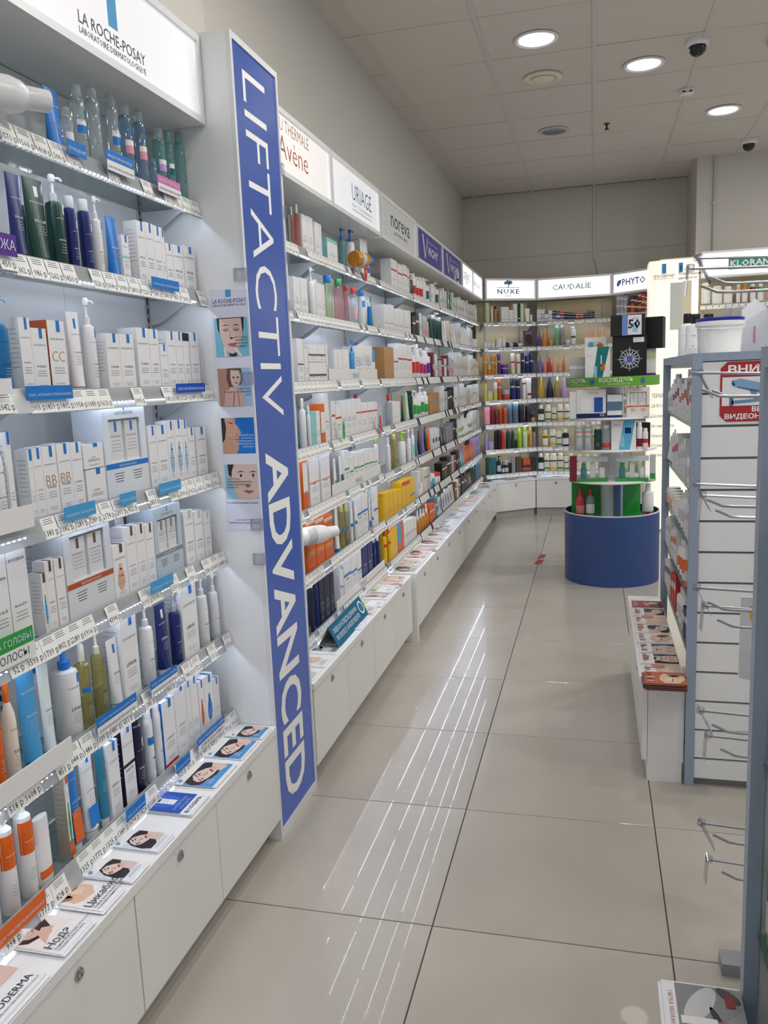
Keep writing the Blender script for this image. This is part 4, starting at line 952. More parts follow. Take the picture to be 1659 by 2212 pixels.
near_b((280, 1904), (318, 1863), 4, .135, c_face, 'brochure with a tilted dark-haired face half covered by its neighbour', 'plain brochure under the half covered face brochure')
near_b((342, 1840), (381, 1801), 4, .14, c_face, 'brochure with a tilted dark-haired face lying free', 'plain brochure under the free lying face brochure')
near_b((407, 1761), (449, 1719), 5, .15, c_blue, 'royal blue brochure with a bottle picture and capitals', 'white brochure under the royal blue brochure')
near_b((459, 1701), (508, 1651), 4, .145, c_fblue, 'brochure with woman on blue in the middle of the worktop', 'white brochure under the middle woman-on-blue brochure')
near_b((525, 1639), (560, 1599), 3, .145, c_fblue, 'brochure with woman on blue overlapping the column-side leaflets', 'white brochure under the overlapping woman-on-blue brochure')
near_b((566, 1594), (590, 1571), 3, .13, c_fblue, 'brochure with woman on blue touching the column', 'white brochure under the woman-on-blue brochure by the column')

# ================================================================== LONG WALL RUN BEYOND THE COLUMN
make_top((-.955, 2.57), PI2, 0, 1.60, 'white worktop with leaflets beyond the blue column')
make_cabinet((-.955, 2.572), PI2, [0, .415, .815], 'low white two-door cabinet directly beyond the blue column')
make_cabinet((-.955, 3.388), PI2, [0, .39, .78], 'low white two-door cabinet ending at the stepped filler board')
CX3 = -.935
make_cabinet((CX3, 4.21), PI2, [0, .04, .40, .83, 1.25, 1.69], 'long low white cabinet beyond the stepped filler board') if False else None
fb = G().box(0, .035, 0, .3, .0, .362, 'f0f0ee').obj('filler_board', 'laminate', None, (CX3, 4.205, 0), PI2, 0); tag(fb, 'white filler board between the stepped low cabinets', 'board')
seams = [4.245, 4.62, 5.04, 5.46, 5.90, 6.36, 6.80, 7.24, 7.66, 8.04]
for i, nm in ((0, 'under the grey sign'), (2, 'under the plain violet sign'), (4, 'under the flower violet sign'), (6, 'under the small white signs')):
    b0 = seams[i]; make_cabinet((CX3, b0), PI2, [seams[j] - b0 for j in range(i, i + 3)], 'low white two-door cabinet ' + nm, toe=.06)
make_cabinet((CX3, seams[8]), PI2, [0, seams[9] - seams[8]], 'narrow low white cabinet beside the corner cabinet', toe=.06)
make_top((CX3, 4.205), PI2, 0, 3.84, 'long white worktop covered with brochures up to the corner')
BAYS = [(2.572, 3.372, 'red-lettered sign', False), (3.374, 4.166, 'blue-lettered sign', False), (4.20, 5.06, 'grey sign', False), (5.08, 5.955, 'plain violet sign', True), (5.96, 6.85, 'flower violet sign', True), (6.86, 8.12, 'small white signs', False)]
for a, b_, nm, dark in BAYS:
    far = a > 5.9
    make_bay((RX, a), PI2, b_ - a, 'white slotted wall shelving under the ' + nm, pcol='e2d9c2' if a > 4.5 else 'eeeef0')
    for k in range(7):
        make_shelf((RX, a), PI2, b_ - a, ZS[k] - (.012 if a > 4.1 and 3 < k < 6 else 0), '%s glass shelf with price rail under the %s' % (ORD[k], nm), None, detail=a < 5, dark=dark and k > 0, drop=.062 if k < 6 else 0, joined=a > 6.8)
# signs
def d_avene(g, L, z0, z1):
    g.text('EAU THERMALE', .36, z0 + .152, width=.36, size=.062, col='b07a62', res=2, bold=-.01); g.text('Avène', .37, z0 + .062, width=.30, size=.11, col='b4583f', res=2, bold=-.01)
def d_uriage(g, L, z0, z1):
    g.text('URIAGE', L * .6, z0 + .088, width=.33, size=.105, col='3a6aa0', res=2, bold=-.008); g.text('EAU THERMALE', L * .6, z0 + .06, width=.33, size=.02, col='5a6a80', space=1.6); g.rect(L * .6 - .165, L * .6 + .165, z0 + .046, z0 + .0485, '3a6aa0')
def d_noreva(g, L, z0, z1):
    g.text('noreva', L * .52, z0 + .095, width=.46, size=.125, col='3c3c42', res=2); g.text('LABORATOIRES', L * .52, z0 + .06, width=.33, size=.024, col='3c3c42')
def d_vichy(g, L, z0, z1):
    g.poly([(L * .2, z1 - .035), (L * .235, z1 - .035), (L * .30, z0 + .05), (L * .285, z0 + .04)], 'ffffff'); g.poly([(L * .285, z0 + .04), (L * .30, z0 + .05), (L * .40, z1 - .04), (L * .385, z1 - .04)], 'ffffff')
    g.text('VICHY', L * .60, z0 + .078, width=.36, size=.075, col='ffffff', res=1, bold=.01); g.text('LABORATOIRES', L * .6, z0 + .152, width=.36, size=.022, col='c8ccf0')
def d_vichy2(g, L, z0, z1):
    d_vichy(g, L, z0, z1); g.up(); g.ell(L * .78, z0 + .085, .07, .05, 'c9c6f2', 12); g.ell(L * .62, z0 + .05, .045, .03, 'b9b6ea', 10); g.ell(L * .78, z0 + .04, .04, .02, 'f4f4ff', 10)
make_sign((-1.045, 2.572), PI2, .80, 2.145, 2.37, 'lit white sign with thin red serif lettering', 'sign_mid', d_avene, panel='faf8f6')
make_sign((-1.045, 3.376), PI2, .79, 2.145, 2.37, 'lit white sign with slender blue lettering and underline', 'sign_mid', d_uriage, panel='fafaff')
make_sign((-1.045, 4.20), PI2, .86, 2.145, 2.37, 'grey sign, unlit but given a faint glow, with rounded dark lower-case lettering', 'unlit_sign_glow', d_noreva, panel='b9bab9')  # this sign is unlit; its panel material still adds a faint glow
make_sign((-1.045, 5.08), PI2, .875, 2.145, 2.365, 'violet sign with white lettering next to the grey sign', 'sign_blue', d_vichy, panel='332f78')
make_sign((-1.045, 5.96), PI2, .885, 2.145, 2.365, 'violet sign with white lettering and a pale flower', 'sign_blue', d_vichy2, panel='332f78')
make_sign((-1.045, 6.86), PI2, .60, 2.145, 2.365, 'small lit white sign with thin black capitals', 'sign_bright', lambda g, L, z0, z1: (g.text('LIERAC', L * .45, z0 + .09, width=.36, size=.09, col='2c2c30', res=1, bold=-.01), g.text('PARIS', L * .45, z0 + .06, width=.1, col='2c2c30')), panel='fbfbff')
make_sign((-1.045, 7.465), PI2, .65, 2.145, 2.365, 'small lit white sign with magenta lower-case lettering', 'sign_bright', lambda g, L, z0, z1: g.text('skincode', L * .42, z0 + .09, width=.42, size=.09, col='a03a80', res=1), panel='fbfbff')

B1, B2, B3 = (580, 220, .30139), (600, 680, .30139), (600, 1050, .30139)
WB = {0: 'red-lettered sign', 1: 'blue-lettered sign', 2: 'grey sign', 3: 'plain violet sign', 4: 'flower violet sign', 5: 'small white signs'}
def BL(k, bay, zm):
    a, b_ = BAYS[bay][:2]; dz = -.012 if a > 4.1 and 3 < k < 6 else 0
    return Line((RX, 0), PI2, ZS[k] + dz, '%s shelf under %s' % (ORD[k], WB[bay]), zm, smin=a + .006, smax=b_ - .006, hmax=HM[k], ref='the column')
def cart(n, lst, **k):
    for t in lst: n.box(t[0], t[1], t[2], **{**dict(fine=False), **k})
# ---- under the red-lettered sign (bay 0) and the blue-lettered sign (bay 1)
n = BL(0, 0, B1)
n.rnd(166, 188, 752, kind='cyl', body='salmon', cap='white', see=True); n.rnd(192, 236, 735, kind='cyl', body='salmon', cap='white', see=True)
cart(n, [(250, 288, 812), (290, 328, 828), (338, 376, 866), (378, 416, 880)], title='Avène', tcol='salmon')
n.rnd(395, 468, 800, row=1, body='aqua', pump=True, cap='blue', see=True)
n = BL(0, 1, B1)
n.box(425, 498, 988, body='cteal', bands=[('white', .1, .85)], title='Bariéderm', fine=False)
n.rnd(505, 560, 905, body='cteal', pump=True, cap='blue', see=True, look='pale green wash bottle with blue pump'); n.rnd(562, 625, 885, body='white', pump=True, cap='blue', title='URIAGE')
n.T(650, 702, 985, body='white', cap='white', band=('violet', .4, .6), look='white cream tube with violet band'); n.T(706, 766, 990, body='white', cap='white', band=('violet', .15, .3), look='white cream tube with violet foot'); n.T(776, 818, 1115, body='violet', cap='white')
cart(n, [(820, 848, 1102), (850, 878, 1106)], title='URIAGE')
n = BL(0, 2, B1)
cart(n, [(884, 926, 1132), (930, 964, 1165), (967, 999, 1172), (1001, 1031, 1196)], bands=[('red', .62, .68)], title='noreva'); n.rnd(1033, 1068, 1165, kind='can', body='white', cap='white', label='cblue')
n = BL(1, 0, B1)
cart(n, [(190, 236, 1256), (240, 288, 1266)], title='Avène', tcol='salmon'); n.rnd(292, 342, 1188, body='white', pump=True); cart(n, [(300, 352, 1276), (356, 392, 1300)], title='Avène', tcol='salmon'); n.box(394, 430, 1312, title='Avène', fine=False)
n = BL(1, 1, B1)
n.rnd(396, 470, 1246, kind='wide', body='cgreen', cap='blue', see=True); n.rnd(474, 544, 1272, kind='wide', body='cpink', cap='green', see=True); n.rnd(548, 586, 1316, kind='wide', body='cpink', cap='red', see=True); n.rnd(590, 638, 1335, kind='wide', body='clear', cap='red', see=True, label='cpink')
n.rnd(646, 702, 1356, kind='wide', body='white', cap='blue', label='sky', hl=(.55, .72), title='URIAGE', see=False); n.rnd(712, 742, 1440, kind='wide', body='blue', cap='white'); n.T(764, 820, 1395, body='1d8a74', cap='white', look='green gel tube on white cap'); n.rnd(800, 828, 1430, kind='wide', body='dgreen', cap='white')
n = BL(1, 2, B1)
cart(n, [(832, 868, 1455), (870, 904, 1456), (907, 938, 1486), (940, 973, 1490), (976, 1008, 1498), (1010, 1042, 1500)], title='noreva', bands=[('lgrey', .3, .33)])
n = BL(2, 0, B2)
n.box(150, 196, 172, title='Avène', bands=[('grey', .42, .46)], fine=False); n.box(200, 226, 242, title='Avène', fine=False)
lo = n.box(232, 290, 342, bands=[('brown', .35, .45)], title='Avène', fine=False); n.box(232, 298, 212, lift=lo.dimensions.z + .002, bands=[('brown', .35, .45)], fine=False)
lo = n.box(292, 352, 342, bands=[('brown', .35, .45)], title='Avène', fine=False); n.box(300, 350, 215, lift=lo.dimensions.z + .002, bands=[('brown', .35, .45)], fine=False)
n.box(356, 408, 206, title='EAU', fine=False)
n = BL(2, 1, B2)
cart(n, [(412, 438, 250), (441, 470, 252), (473, 518, 250)], title='EAU', tcol='steel'); n.rnd(520, 558, 180, body='sky', pump=True, cap='blue'); n.box(562, 622, 226, title='EAU', big='EAU', fine=False); n.box(624, 684, 222, title='URIAGE', big='EAU', fine=False); n.rnd(686, 724, 256, kind='slim', body='white', cap='sky', title='EAU'); n.box(727, 748, 268, body='cblue', fine=False)
n.rnd(620, 660, 165, row=1, body='sky', pump=True, cap='blue')
n = BL(2, 2, B2)
n.box(770, 834, 232, body='kraft', fine=False); cart(n, [(838, 868, 240), (870, 900, 205), (902, 934, 212), (936, 966, 222)], title='noreva', bands=[('red', .55, .6)])
n = BL(3, 0, B2)
n.rnd(168, 214, 600, kind='cyl', body='white', cap='cream', title='Avène'); n.rnd(218, 246, 650, kind='cyl', body='white', cap='white', title='Avène'); n.box(250, 284, 690, body='cteal', fine=False); n.box(286, 312, 690, title='Avène', fine=False); n.box(318, 346, 640, body='orange', bands=[('white', .3, .8)], fine=False); n.box(348, 378, 562, title='Avène', fine=False)
n = BL(3, 1, B2)
cart(n, [(384, 420, 620), (424, 464, 650)], bands=[('red', .62, .67)], title='URIAGE'); cart(n, [(467, 500, 616), (502, 535, 616), (537, 569, 610)], big='AGE', title=''); n.box(571, 604, 602, bands=[('red', .6, .64)], fine=False); cart(n, [(607, 650, 632), (653, 689, 628), (691, 718, 625)], bands=[('red', .68, .73)], title='URIAGE')
n.rnd(722, 770, 590, kind='cyl', body='white', cap='grey', title='TOP', label=None, flat=.6); n.rnd(540, 596, 570, row=1, kind='cyl', body='white', cap='red')
n = BL(3, 2, B2)
n.rnd(774, 824, 570, kind='cyl', body='clear', cap='red', see=True); cart(n, [(828, 850, 620), (852, 880, 622)], title='noreva'); n.T(884, 908, 580, body='dgreen', cap='black'); n.T(910, 946, 560, body='cgreen', cap='white'); n.rnd(950, 998, 545, kind='wide', body='dgreen', cap='dgreen')
n = BL(4, 0, B2)
n.box(194, 226, 1022, body='orange', bands=[('white', .35, .9)], fine=False); n.box(240, 306, 1000, title='Avène', bands=[('salmon', .45, .48)], fine=False); n.box(322, 384, 985, title='Avène', bands=[('salmon', .45, .48)], fine=False)
n = BL(4, 1, B2)
n.T(398, 432, 1030, body='white', cap='white', band=('green', .3, .42)); n.T(436, 478, 1010, body='white', cap='dgreen', band=('dgreen', .2, .5)); cart(n, [(482, 520, 975), (523, 549, 1020), (552, 586, 985), (589, 624, 980), (627, 654, 965), (657, 690, 960), (692, 718, 962)], bands=[('green', .52, .57)], title='URIAGE'); n.rnd(722, 772, 865, kind='cyl', body='white', cap='lime', title='URIAGE', flat=.6)
n = BL(4, 2, B2)
n.rnd(778, 814, 880, kind='cyl', body='white', cap='white', title='noreva'); n.rnd(816, 858, 855, kind='wide', body='olive', cap='olive', see=True); n.rnd(866, 922, 840, body='white', pump=True, cap='lime', flat=.7); n.rnd(926, 958, 820, body='white', pump=True); n.rnd(962, 990, 815, kind='cyl', body='white', cap='white', label='cteal')
n = BL(5, 0, B3)
for c in range(3):
    a = 222 + c * 62; lo = n.box(a, a + 58, 300 - c * 14, body='orange', bands=[('e8854a', .35, .5)], title='TERMALE', tcol='white', fine=False)
    n.box(a, a + 58, 222 - c * 8, lift=lo.dimensions.z + .002, body='orange', bands=[('e8c8b4', .3, .75)], fine=False)
n = BL(5, 1, B3)
n.T(402, 442, 150, body='white', cap='blue', title='XEMOSE'); n.rnd(444, 484, 130, kind='wide', body='olive', cap='olive', see=True, label='blue', hl=(.4, .48)); n.rnd(487, 514, 140, kind='wide', body='olive', cap='olive', see=True, label='blue', hl=(.4, .48))
n.rnd(517, 546, 118, kind='wide', body='white', cap='white', band=('blue', .4, .48), title='URIAGE'); n.rnd(549, 576, 100, kind='wide', body='white', cap='white', band=('blue', .4, .48), title='URIAGE'); cart(n, [(579, 608, 45), (611, 652, 22)], bands=[('blue', .5, .55)], title='URIAGE'); n.rnd(655, 670, 90, kind='wide', body='white', cap='white', band=('blue', .1, .3)); n.rnd(672, 690, 100, kind='wide', body='white', cap='white', band=('blue', .3, .4)); n.box(693, 724, 0, bands=[('blue', .4, .44)], title='URIAGE', fine=False)
n = BL(5, 2, B3)
cart(n, [(738, 772, 90), (775, 802, 50), (805, 832, 40), (835, 862, 34), (865, 894, 26)], body='yellow', title='SUN', tcol='red', bands=[('f0a818', .2, .3)]); cart(n, [(898, 922, -30), (926, 950, -40)], body='yellow', bands=[('red', .85, 1)]); cart(n, [(953, 984, -60)], body='yellow', title='SUN', bands=[('blue', .3, .36)])
n = BL(6, 0, B3)
n.rnd(238, 272, 668, kind='wide', body='dnavy', cap='cream'); n.rnd(276, 304, 660, kind='wide', body='navy', cap='navy', look='navy roll-on bottle'); cart(n, [(312, 344, 642), (347, 384, 632), (387, 413, 628)], body='dnavy', title='MEN', tcol='silver')
n = BL(6, 1, B3)
cart(n, [(420, 448, 580), (451, 480, 602), (486, 532, 452), (535, 576, 450), (579, 608, 462)], bands=[('blue', .5, .55)], title='URIAGE'); cart(n, [(612, 652, 382), (655, 682, 372)], body='navy', title='URIAGE', tcol='white'); n.rnd(686, 706, 362, kind='wide', body='navy', cap='white'); n.rnd(708, 736, 350, kind='wide', body='navy', cap='white')
n = BL(6, 2, B3)
n.rnd(748, 788, 310, kind='cyl', body='yellow', cap='red', band=('red', .5, .58)); n.rnd(790, 812, 290, kind='cyl', body='yellow', cap='red', band=('red', .5, .58)); n.box(815, 862, 255, body='yellow', bands=[('red', .85, 1)], title='SUN', tcol='red', fine=False); n.box(866, 888, 250, body='sky', bands=[('orange', 0, .35)], fine=False); n.box(889, 906, 250, body='orange', fine=False); cart(n, [(910, 932, 255), (935, 955, 240), (957, 976, 232), (978, 998, 225)], title='', bands=[('lgrey', .4, .5)])
# wide white trays lettered in front of the blue-lettered bay, and other shelf-edge cards
for k, xa, xb, zm, h in ((2, 395, 745, B2, .06), (4, 418, 755, B2, .06), (6, 448, 785, B3, .05)):
    P0 = Vector((RX, 0, ZS[k])); d = Vector((0, 1, 0)); a, b_ = solve_s(P0, d, zm[0] + xa * zm[2]), min(4.16, solve_s(P0, d, zm[0] + xb * zm[2]))
    o = empty('display_tray', (RX, a, ZS[k]), PI2); tag(o, 'long white lettered display tray on the %s shelf under blue-lettered sign' % ORD[k], 'tray')
    G().box(0, b_ - a, .013, .0155, .0, h, 'white').obj('front_lip', 'plastic', o, angle=0)
    G().frame((0, .013, 0), (1, 0, 0), (0, 0, 1)).text('URIAGE', (b_ - a) * .5, .018, size=.036, col='5a6270', bold=-.01).obj('lettering', 'print', o, angle=0)

# dummy bottles and shelf-edge wobblers
lying((-1.13, 2.70, ZS[4] - .015 - .0), .78, .037, .2, 'white', 'white', 'white dummy bottle lying on the rail beside the blue column') if False else None
pb = bp(690, 1078, 'x', -1.05)
lying((-1.12, pb.y - .13, ZS[5] + .165 + .0), .95, .036, .21, 'white', 'white', 'white dummy bottle sticking out above the orange cartons')
pb = bp(775, 545, 'x', -1.06)
o = lying((-1.07, pb.y - .06, ZS[0] + .05), 1.3, .036, .15, 'amber', 'blue', 'amber dummy oil bottle with blue cap lying on the rail')
def wobbler(px, py, col, label, w=.03, h=.05, k=0, X=-1.066):
    p = bp(px, py, 'x', X); o = empty('shelf_wobbler', (X, p.y, p.z), PI2); tag(o, label, 'shelf tag')
    g = G(); n_ = 16
    ring = [(w * math.cos(2 * math.pi * i / n_), h * math.sin(2 * math.pi * i / n_)) for i in range(n_)]
    g.add([(a, 0, b_) for a, b_ in ring] + [(a, .001, b_) for a, b_ in ring], [tuple(range(n_)), tuple(range(2 * n_ - 1, n_ - 1, -1))] + [(i, n_ + i, n_ + (i + 1) % n_, (i + 1) % n_) for i in range(n_)], col)
    g.obj('disc', 'paper', o, angle=0)
    G().frame((0, -.0002, 0), (1, 0, 0), (0, 0, 1)).text('ХИТ', 0, -.006, width=w * 1.3, col='white').obj('print', 'print', o, angle=0)
wobbler(790, 587, 'red', 'oval red wobbler tag on the top rail', .026, .045); wobbler(822, 917, 'cf2f5a', 'oval crimson wobbler tag on the fourth rail', .022, .05); wobbler(743, 930, 'green', 'small oval green wobbler tag on the fourth rail', .018, .04)
# A-frame discount card on the worktop beyond the column
p0, p1 = bp(733, 1400, 'z', .387), bp(797, 1326, 'z', .387)
o = empty('tent_card', (p0.x, p0.y, .3856), math.atan2(p1.y - p0.y, p1.x - p0.x)); tag(o, 'petrol blue tent card with white discount lettering on the worktop', 'card')
lt_ = (Vector((p1.x, p1.y)) - Vector((p0.x, p0.y))).length
for nm, y0, y1 in (('front_leaf', 0, .045), ('back_leaf', .09, .045)):
    sgn = 1 if y0 == 0 else -1
    G().add([(0, y0, 0), (lt_, y0, 0), (lt_, y1, .085), (0, y1, .085), (0, y0 + .001 * sgn, 0), (lt_, y0 + .001 * sgn, 0), (lt_, y1 + .001 * sgn, .085), (0, y1 + .001 * sgn, .085)], [(0, 1, 2, 3), (7, 6, 5, 4), (0, 4, 5, 1), (3, 2, 6, 7), (0, 3, 7, 4), (1, 5, 6, 2)], '11698c' if y0 == 0 else 'lgrey').obj(nm, 'paper', o, angle=0)
g = G().frame((0, -.0004, 0), (1, 0, 0), Vector((0, .045, .085)).normalized())
g.text('СКИДКА 20% НА СРЕДСТВА ДЛЯ МУЖЧИН', lt_ * .42, .056, width=lt_ * .72, size=.026, col='e8f6ff', bold=.01); g.text('ПРИ ПОКУПКЕ ОТ 2-Х И БОЛЕЕ ПРОДУКТОВ', lt_ * .42, .024, width=lt_ * .72, size=.026, col='e8f6ff', bold=.01)
g.ell(lt_ * .9, .052, .035, .03, 'e8f6ff', 18); g.up(); g.ell(lt_ * .9, .052, .026, .022, '2a7a9c', 16); g.obj('lettering', 'print', o, angle=0)
# brochure piles along the long worktop
def c_generic(seed):
    r = random.Random(seed); pics = ['tilt', 'back', 'long', 'skin', 'front', 'eyes', 'grey']; cols = ['e9e4e0', 'd9e2ec', 'f0dcd4', 'c9d8b8', '9cc0e0', 'e8c0a0']
    def d(g, w, l):
        c = r.choice(cols)
        if r.random() < .6: portrait(g, w * r.choice((0, .3)), l * r.choice((.02, .25)), w * .98, l * .98, r.choice(pics), c)
        else: g.rect(0, w, l * .55, l, c); g.up(); g.rect(w * .1, w * .4, l * .62, l * .9, r.choice(['4a4448', '6b7f9a', 'b8755a', '7a9a5a']))
        g.lines(w * .08, w * .8, l * .2, 3, l * .06, .002, '6b6e76')
    return d
NAMES = ['with an orange corner', 'by the tent card', 'behind the tent card', 'at the cabinet step']
ys = [2.60, 2.73, 2.875, 3.19, 3.30, 3.42, 3.54, 3.66, 3.78, 3.90, 4.02]
for i, y in enumerate(ys):
    n_ = [2, 3, 2, 3, 2, 6, 4, 4, 6, 5, 4][i]
    brochure_stack((-.965 - .004 * (i % 3), y), PI2, .10, .13, n_, c_generic(i + 3), '%s brochure pile top beyond the blue column, before the cabinet step' % ORDW[i], 'leaflet under the %s brochure pile top beyond the blue column' % ORDW[i])
y = 4.235; i = 0
while y < 7.9:
    w_ = [.12, .15, .1, .13][i % 4]
    brochure_stack((CX3 - .012 - .003 * (i % 4), y), PI2, w_, .13, 2 + (i * 7) % 4, c_generic(i + 40), '%s brochure pile top on the long worktop after the cabinet step' % (ORDW[i] if i < 20 else 'twenty-%s' % ORDW[i - 20]), 'leaflet under the %s pile top after the cabinet step' % (ORDW[i] if i < 20 else 'twenty-%s' % ORDW[i - 20]))
    y += w_ + .012; i += 1

# ---- bays under the violet and small white signs: small in the picture, filled shelf by shelf from what the photo shows
FILL = {
 3: ['g:dgreen w:white:red w:white:red w:white:red w:white g:white:teal c:white w:white', 'k:black k:black c:white x:clear x:clear t:dgreen t:dgreen w:dgreen', 'w:white:red w:white:red w:white:magenta w:white:magenta w:white:purple c:maroon c:white', 'w:white:green w:white:green w:white:green w:white:green k:kraft k:kraft k:kraft', 't:steel t:black t:violet t:black t:orange c:white:dgreen c:white:dgreen c:white:dgreen', 'c:white j:white:white k:cream k:lgrey j:aqua:white j:aqua:white j:white:red j:white:red', 'd:amber d:amber d:amber d:amber k:orange k:orange k:steel p:white p:white'],
 4: ['g:white:teal c:white c:white c:white c:grey c:green c:white c:white', 'w:dgreen w:dgreen t:white t:white c:cream c:cream t:white t:white', 'x:clear k:maroon k:white c:maroon x:clear x:clear c:white c:white', 'c:white c:white k:lgrey k:black k:black c:black k:white c:white', 'p:black p:black k:grey k:grey k:grey k:black c:black c:white', 'k:black k:brown k:black k:brown x:clear k:brown c:black c:brown', 'p:white p:white p:white p:white p:cream k:brown k:cream k:brown'],
 5: ['c:white c:white c:white t:white c:white c:white c:white w:cgreen w:white', 'c:white t:white t:white t:white c:white j:white:white j:white:white', 'c:white c:cream c:cream t:white c:white k:cream k:cream', 'c:white c:white x:clear c:white k:white c:white', 't:white:lime t:white t:white:lime c:white c:lgrey', 'p:sky p:orange p:red p:orange c:lav c:lav', 'k:black k:black p:black p:maroon w:dgreen w:dgreen w:steel w:steel']}
def fill(bay):
    a, b_, nm, _ = BAYS[bay]; r = random.Random(bay * 13)
    for k in range(7):
        dz = -.012 if a > 4.1 and 3 < k < 6 else 0
        items = FILL[bay][k].split(); L = b_ - a - .03; reps = max(1, round(L / (.085 * len(items)))); items = [x for x in items for _ in range(reps)]
        pitch = L / len(items); gap = HM[k]
        for i, it in enumerate(items):
            p = it.split(':'); kd, c1 = p[0], p[1]; c2 = p[2] if len(p) > 2 else None
            w = pitch * .9; hh = gap * r.uniform(.62, .82); yy = a + .015 + (i + .5) * pitch; X = RX - .02
            where = '%s shelf under %s' % (ORD[k], WB[bay])
            if kd == 'c': res = carton(min(w, .055), hh, .05, body=c1, bands=[(c2 or ('lgrey' if c1 != 'grey' else 'white'), .35, .55)], fine=False, lines_=False, title='')
            elif kd == 'k': res = carton(w, hh * .85, .06, body=c1, bands=[('white' if c1 in ('black', 'brown', 'maroon', 'orange', 'steel') else 'grey', .6, .68)], fine=False, lines_=False)
            elif kd == 'w': res = bottle(min(w, .06), min(hh * 1.1, gap * .9), 'wide', body=c1, cap='white' if c1 != 'white' else 'white', label=c2, seg=12, pump=(i % 2 == 0 and k in (1, 2, 3)))
            elif kd == 'g': res = bottle(min(w, .06), min(hh * 1.1, gap * .92), 'cyl', body=c1, cap='white', label=c2, pump=True, seg=12)
            elif kd == 't': res = tube_(min(w, .055), hh, body=c1, cap='white' if c1 != 'white' else (c2 or 'white'), band=(c2, .3, .5) if c2 else None)
            elif kd == 'j': res = bottle(min(w, .075), hh * .5, 'jar', body=c1, cap=c2, seg=14)
            elif kd == 'd': res = bottle(min(w, .04), hh * .8, 'dropper', body=c1, cap='white', seg=12)
            elif kd == 'p': res = card(w * .9, hh * .88, body=c1, pic={'white': 'steel', 'black': 'grey', 'sky': 'cream'}.get(c1, 'peach'))
            elif kd == 'x': res = carton(w, hh * .8, .05, body='lgrey', bands=[('pink', .2, .5)], fine=False, lines_=False)
            if kd in 'kx': res = (res[0], 'cosmetic_box') + tuple(res[2:3]) + (res[3].replace('carton', 'cosmetic box'), 'box')
            place(res, (X, yy, ZS[k] + dz + .0006), PI2, where, extra=(yy, 'the column'))
for b_ in (3, 4, 5): fill(b_)

# ================================================================== CORNER BAYS
K1, K2, K3, K4 = (-1.05, 8.17), (-.565, 8.505), (.178, 8.505), (.62, 8.15)
def seg(a, b_): return math.atan2(b_[1] - a[1], b_[0] - a[0]), math.hypot(b_[0] - a[0], b_[1] - a[1])
CORN = [(K1, K2, 'tree logo sign'), (K2, K3, 'pale green lettered sign'), (K3, K4, 'leaf logo sign')]
CREAM = 'ddcfae'
for i, (a, b_, nm) in enumerate(CORN):
    an, L = seg(a, b_)
    make_bay(a, an, L, 'cream backed wall shelving under the ' + nm, pcol='ddcda8', uprights=(.1, L - .1), np_=1, depth=.17 if i != 2 else .17)
    for k in range(7):
        make_shelf(a, an, L, ZS[k], '%s glass shelf with bright price rail under the %s' % (ORD[k], nm), joined=True, depth=.15, drop=.062 if k < 6 else .006)
def fwd(a, an, dist): return (a[0] + math.sin(an) * dist, a[1] - math.cos(an) * dist)
def d_nuxe(g, L, z0, z1):
    g.text('NUXE', L * .45, z0 + .062, width=.24, size=.062, col='2c4c70', res=1, space=1.25, bold=.012); g.rect(L * .45 - .125, L * .45 + .125, z0 + .118, z0 + .122, '4a6c8c'); g.text('PARIS', L * .45, z0 + .036, width=.07, size=.016, col='4a6c8c')
    g.poly([(L * .45 - .004, z0 + .122), (L * .45 + .004, z0 + .122), (L * .45 + .012, z0 + .155), (L * .45 + .002, z0 + .155)], '4a6c8c')
    for dx, dz, r in ((-.025, .165, .022), (.0, .175, .026), (.028, .17, .022), (.01, .16, .02)): g.ell(L * .45 + dx, z0 + dz, r, r * .7, '7aa6c4', 10)
def d_caud(g, L, z0, z1): g.text('CAUDALÍE', L * .47, z0 + .085, width=.37, size=.072, col='5a9a94', res=1)
def d_phyto(g, L, z0, z1):
    g.text('PHYTO', L * .45, z0 + .08, width=.26, size=.085, col='2c2e94', res=1, bold=.01); g.poly([(L * .14, z0 + .08), (L * .10, z0 + .075), (L * .10, z0 + .11), (L * .14, z0 + .13), (L * .19, z0 + .135), (L * .18, z0 + .1)], '1f5fc0'); g.up(); g.rect(L * .115, L * .165, z0 + .1, z0 + .108, 'cfe0ff')
for (a, b_, nm), dr, lb_ in zip(CORN, (d_nuxe, d_caud, d_phyto), ('bright white sign with a blue tree over letters', 'bright white sign with pale green letters', 'bright white sign with a blue leaf and letters')):
    an, L = seg(a, b_); fa = fwd(a, an, .03); make_sign((fa[0] + math.cos(an) * .011, fa[1] + math.sin(an) * .011), an, L - .022, 2.152, 2.358, lb_, 'sign_bright', dr, depth=.07, panel='fafaff')
# cabinets of the corner
ca, cb, ce = (-.94, 8.06), (-.572, 8.345), (.20, 8.37)
an, L = seg(ca, cb); make_cabinet(ca, an, [0, L - .004], 'low white corner cabinet set at an angle', depth=.11, toe=.03, kick='b4b0ac'); make_top(ca, an, .0, L, 'white worktop on the angled corner cabinet', depth=.11)
an, L = seg((cb[0] + .004, cb[1]), ce); make_cabinet((cb[0] + .004, cb[1] + .002), an, [0, .39, L], 'low white cabinet against the far wall', depth=.22, toe=.03, kick='b4b0ac'); make_top((cb[0] + .004, cb[1] + .002), an, 0, L, 'white worktop on the far wall cabinet', depth=.22)
an, L = seg(K3, K4); make_cabinet(fwd((K3[0] + .12, K3[1] - .095), an, .1), an, [0, L - .15], 'low white cabinet behind the round display', depth=.22, toe=.03); 
brochure_stack((-.85, 8.16), seg(ca, cb)[0], .12, .09, 2, c_generic(77), 'dark brochure lying on the angled corner cabinet', 'leaflet under the dark corner cabinet brochure', page='3a3436')
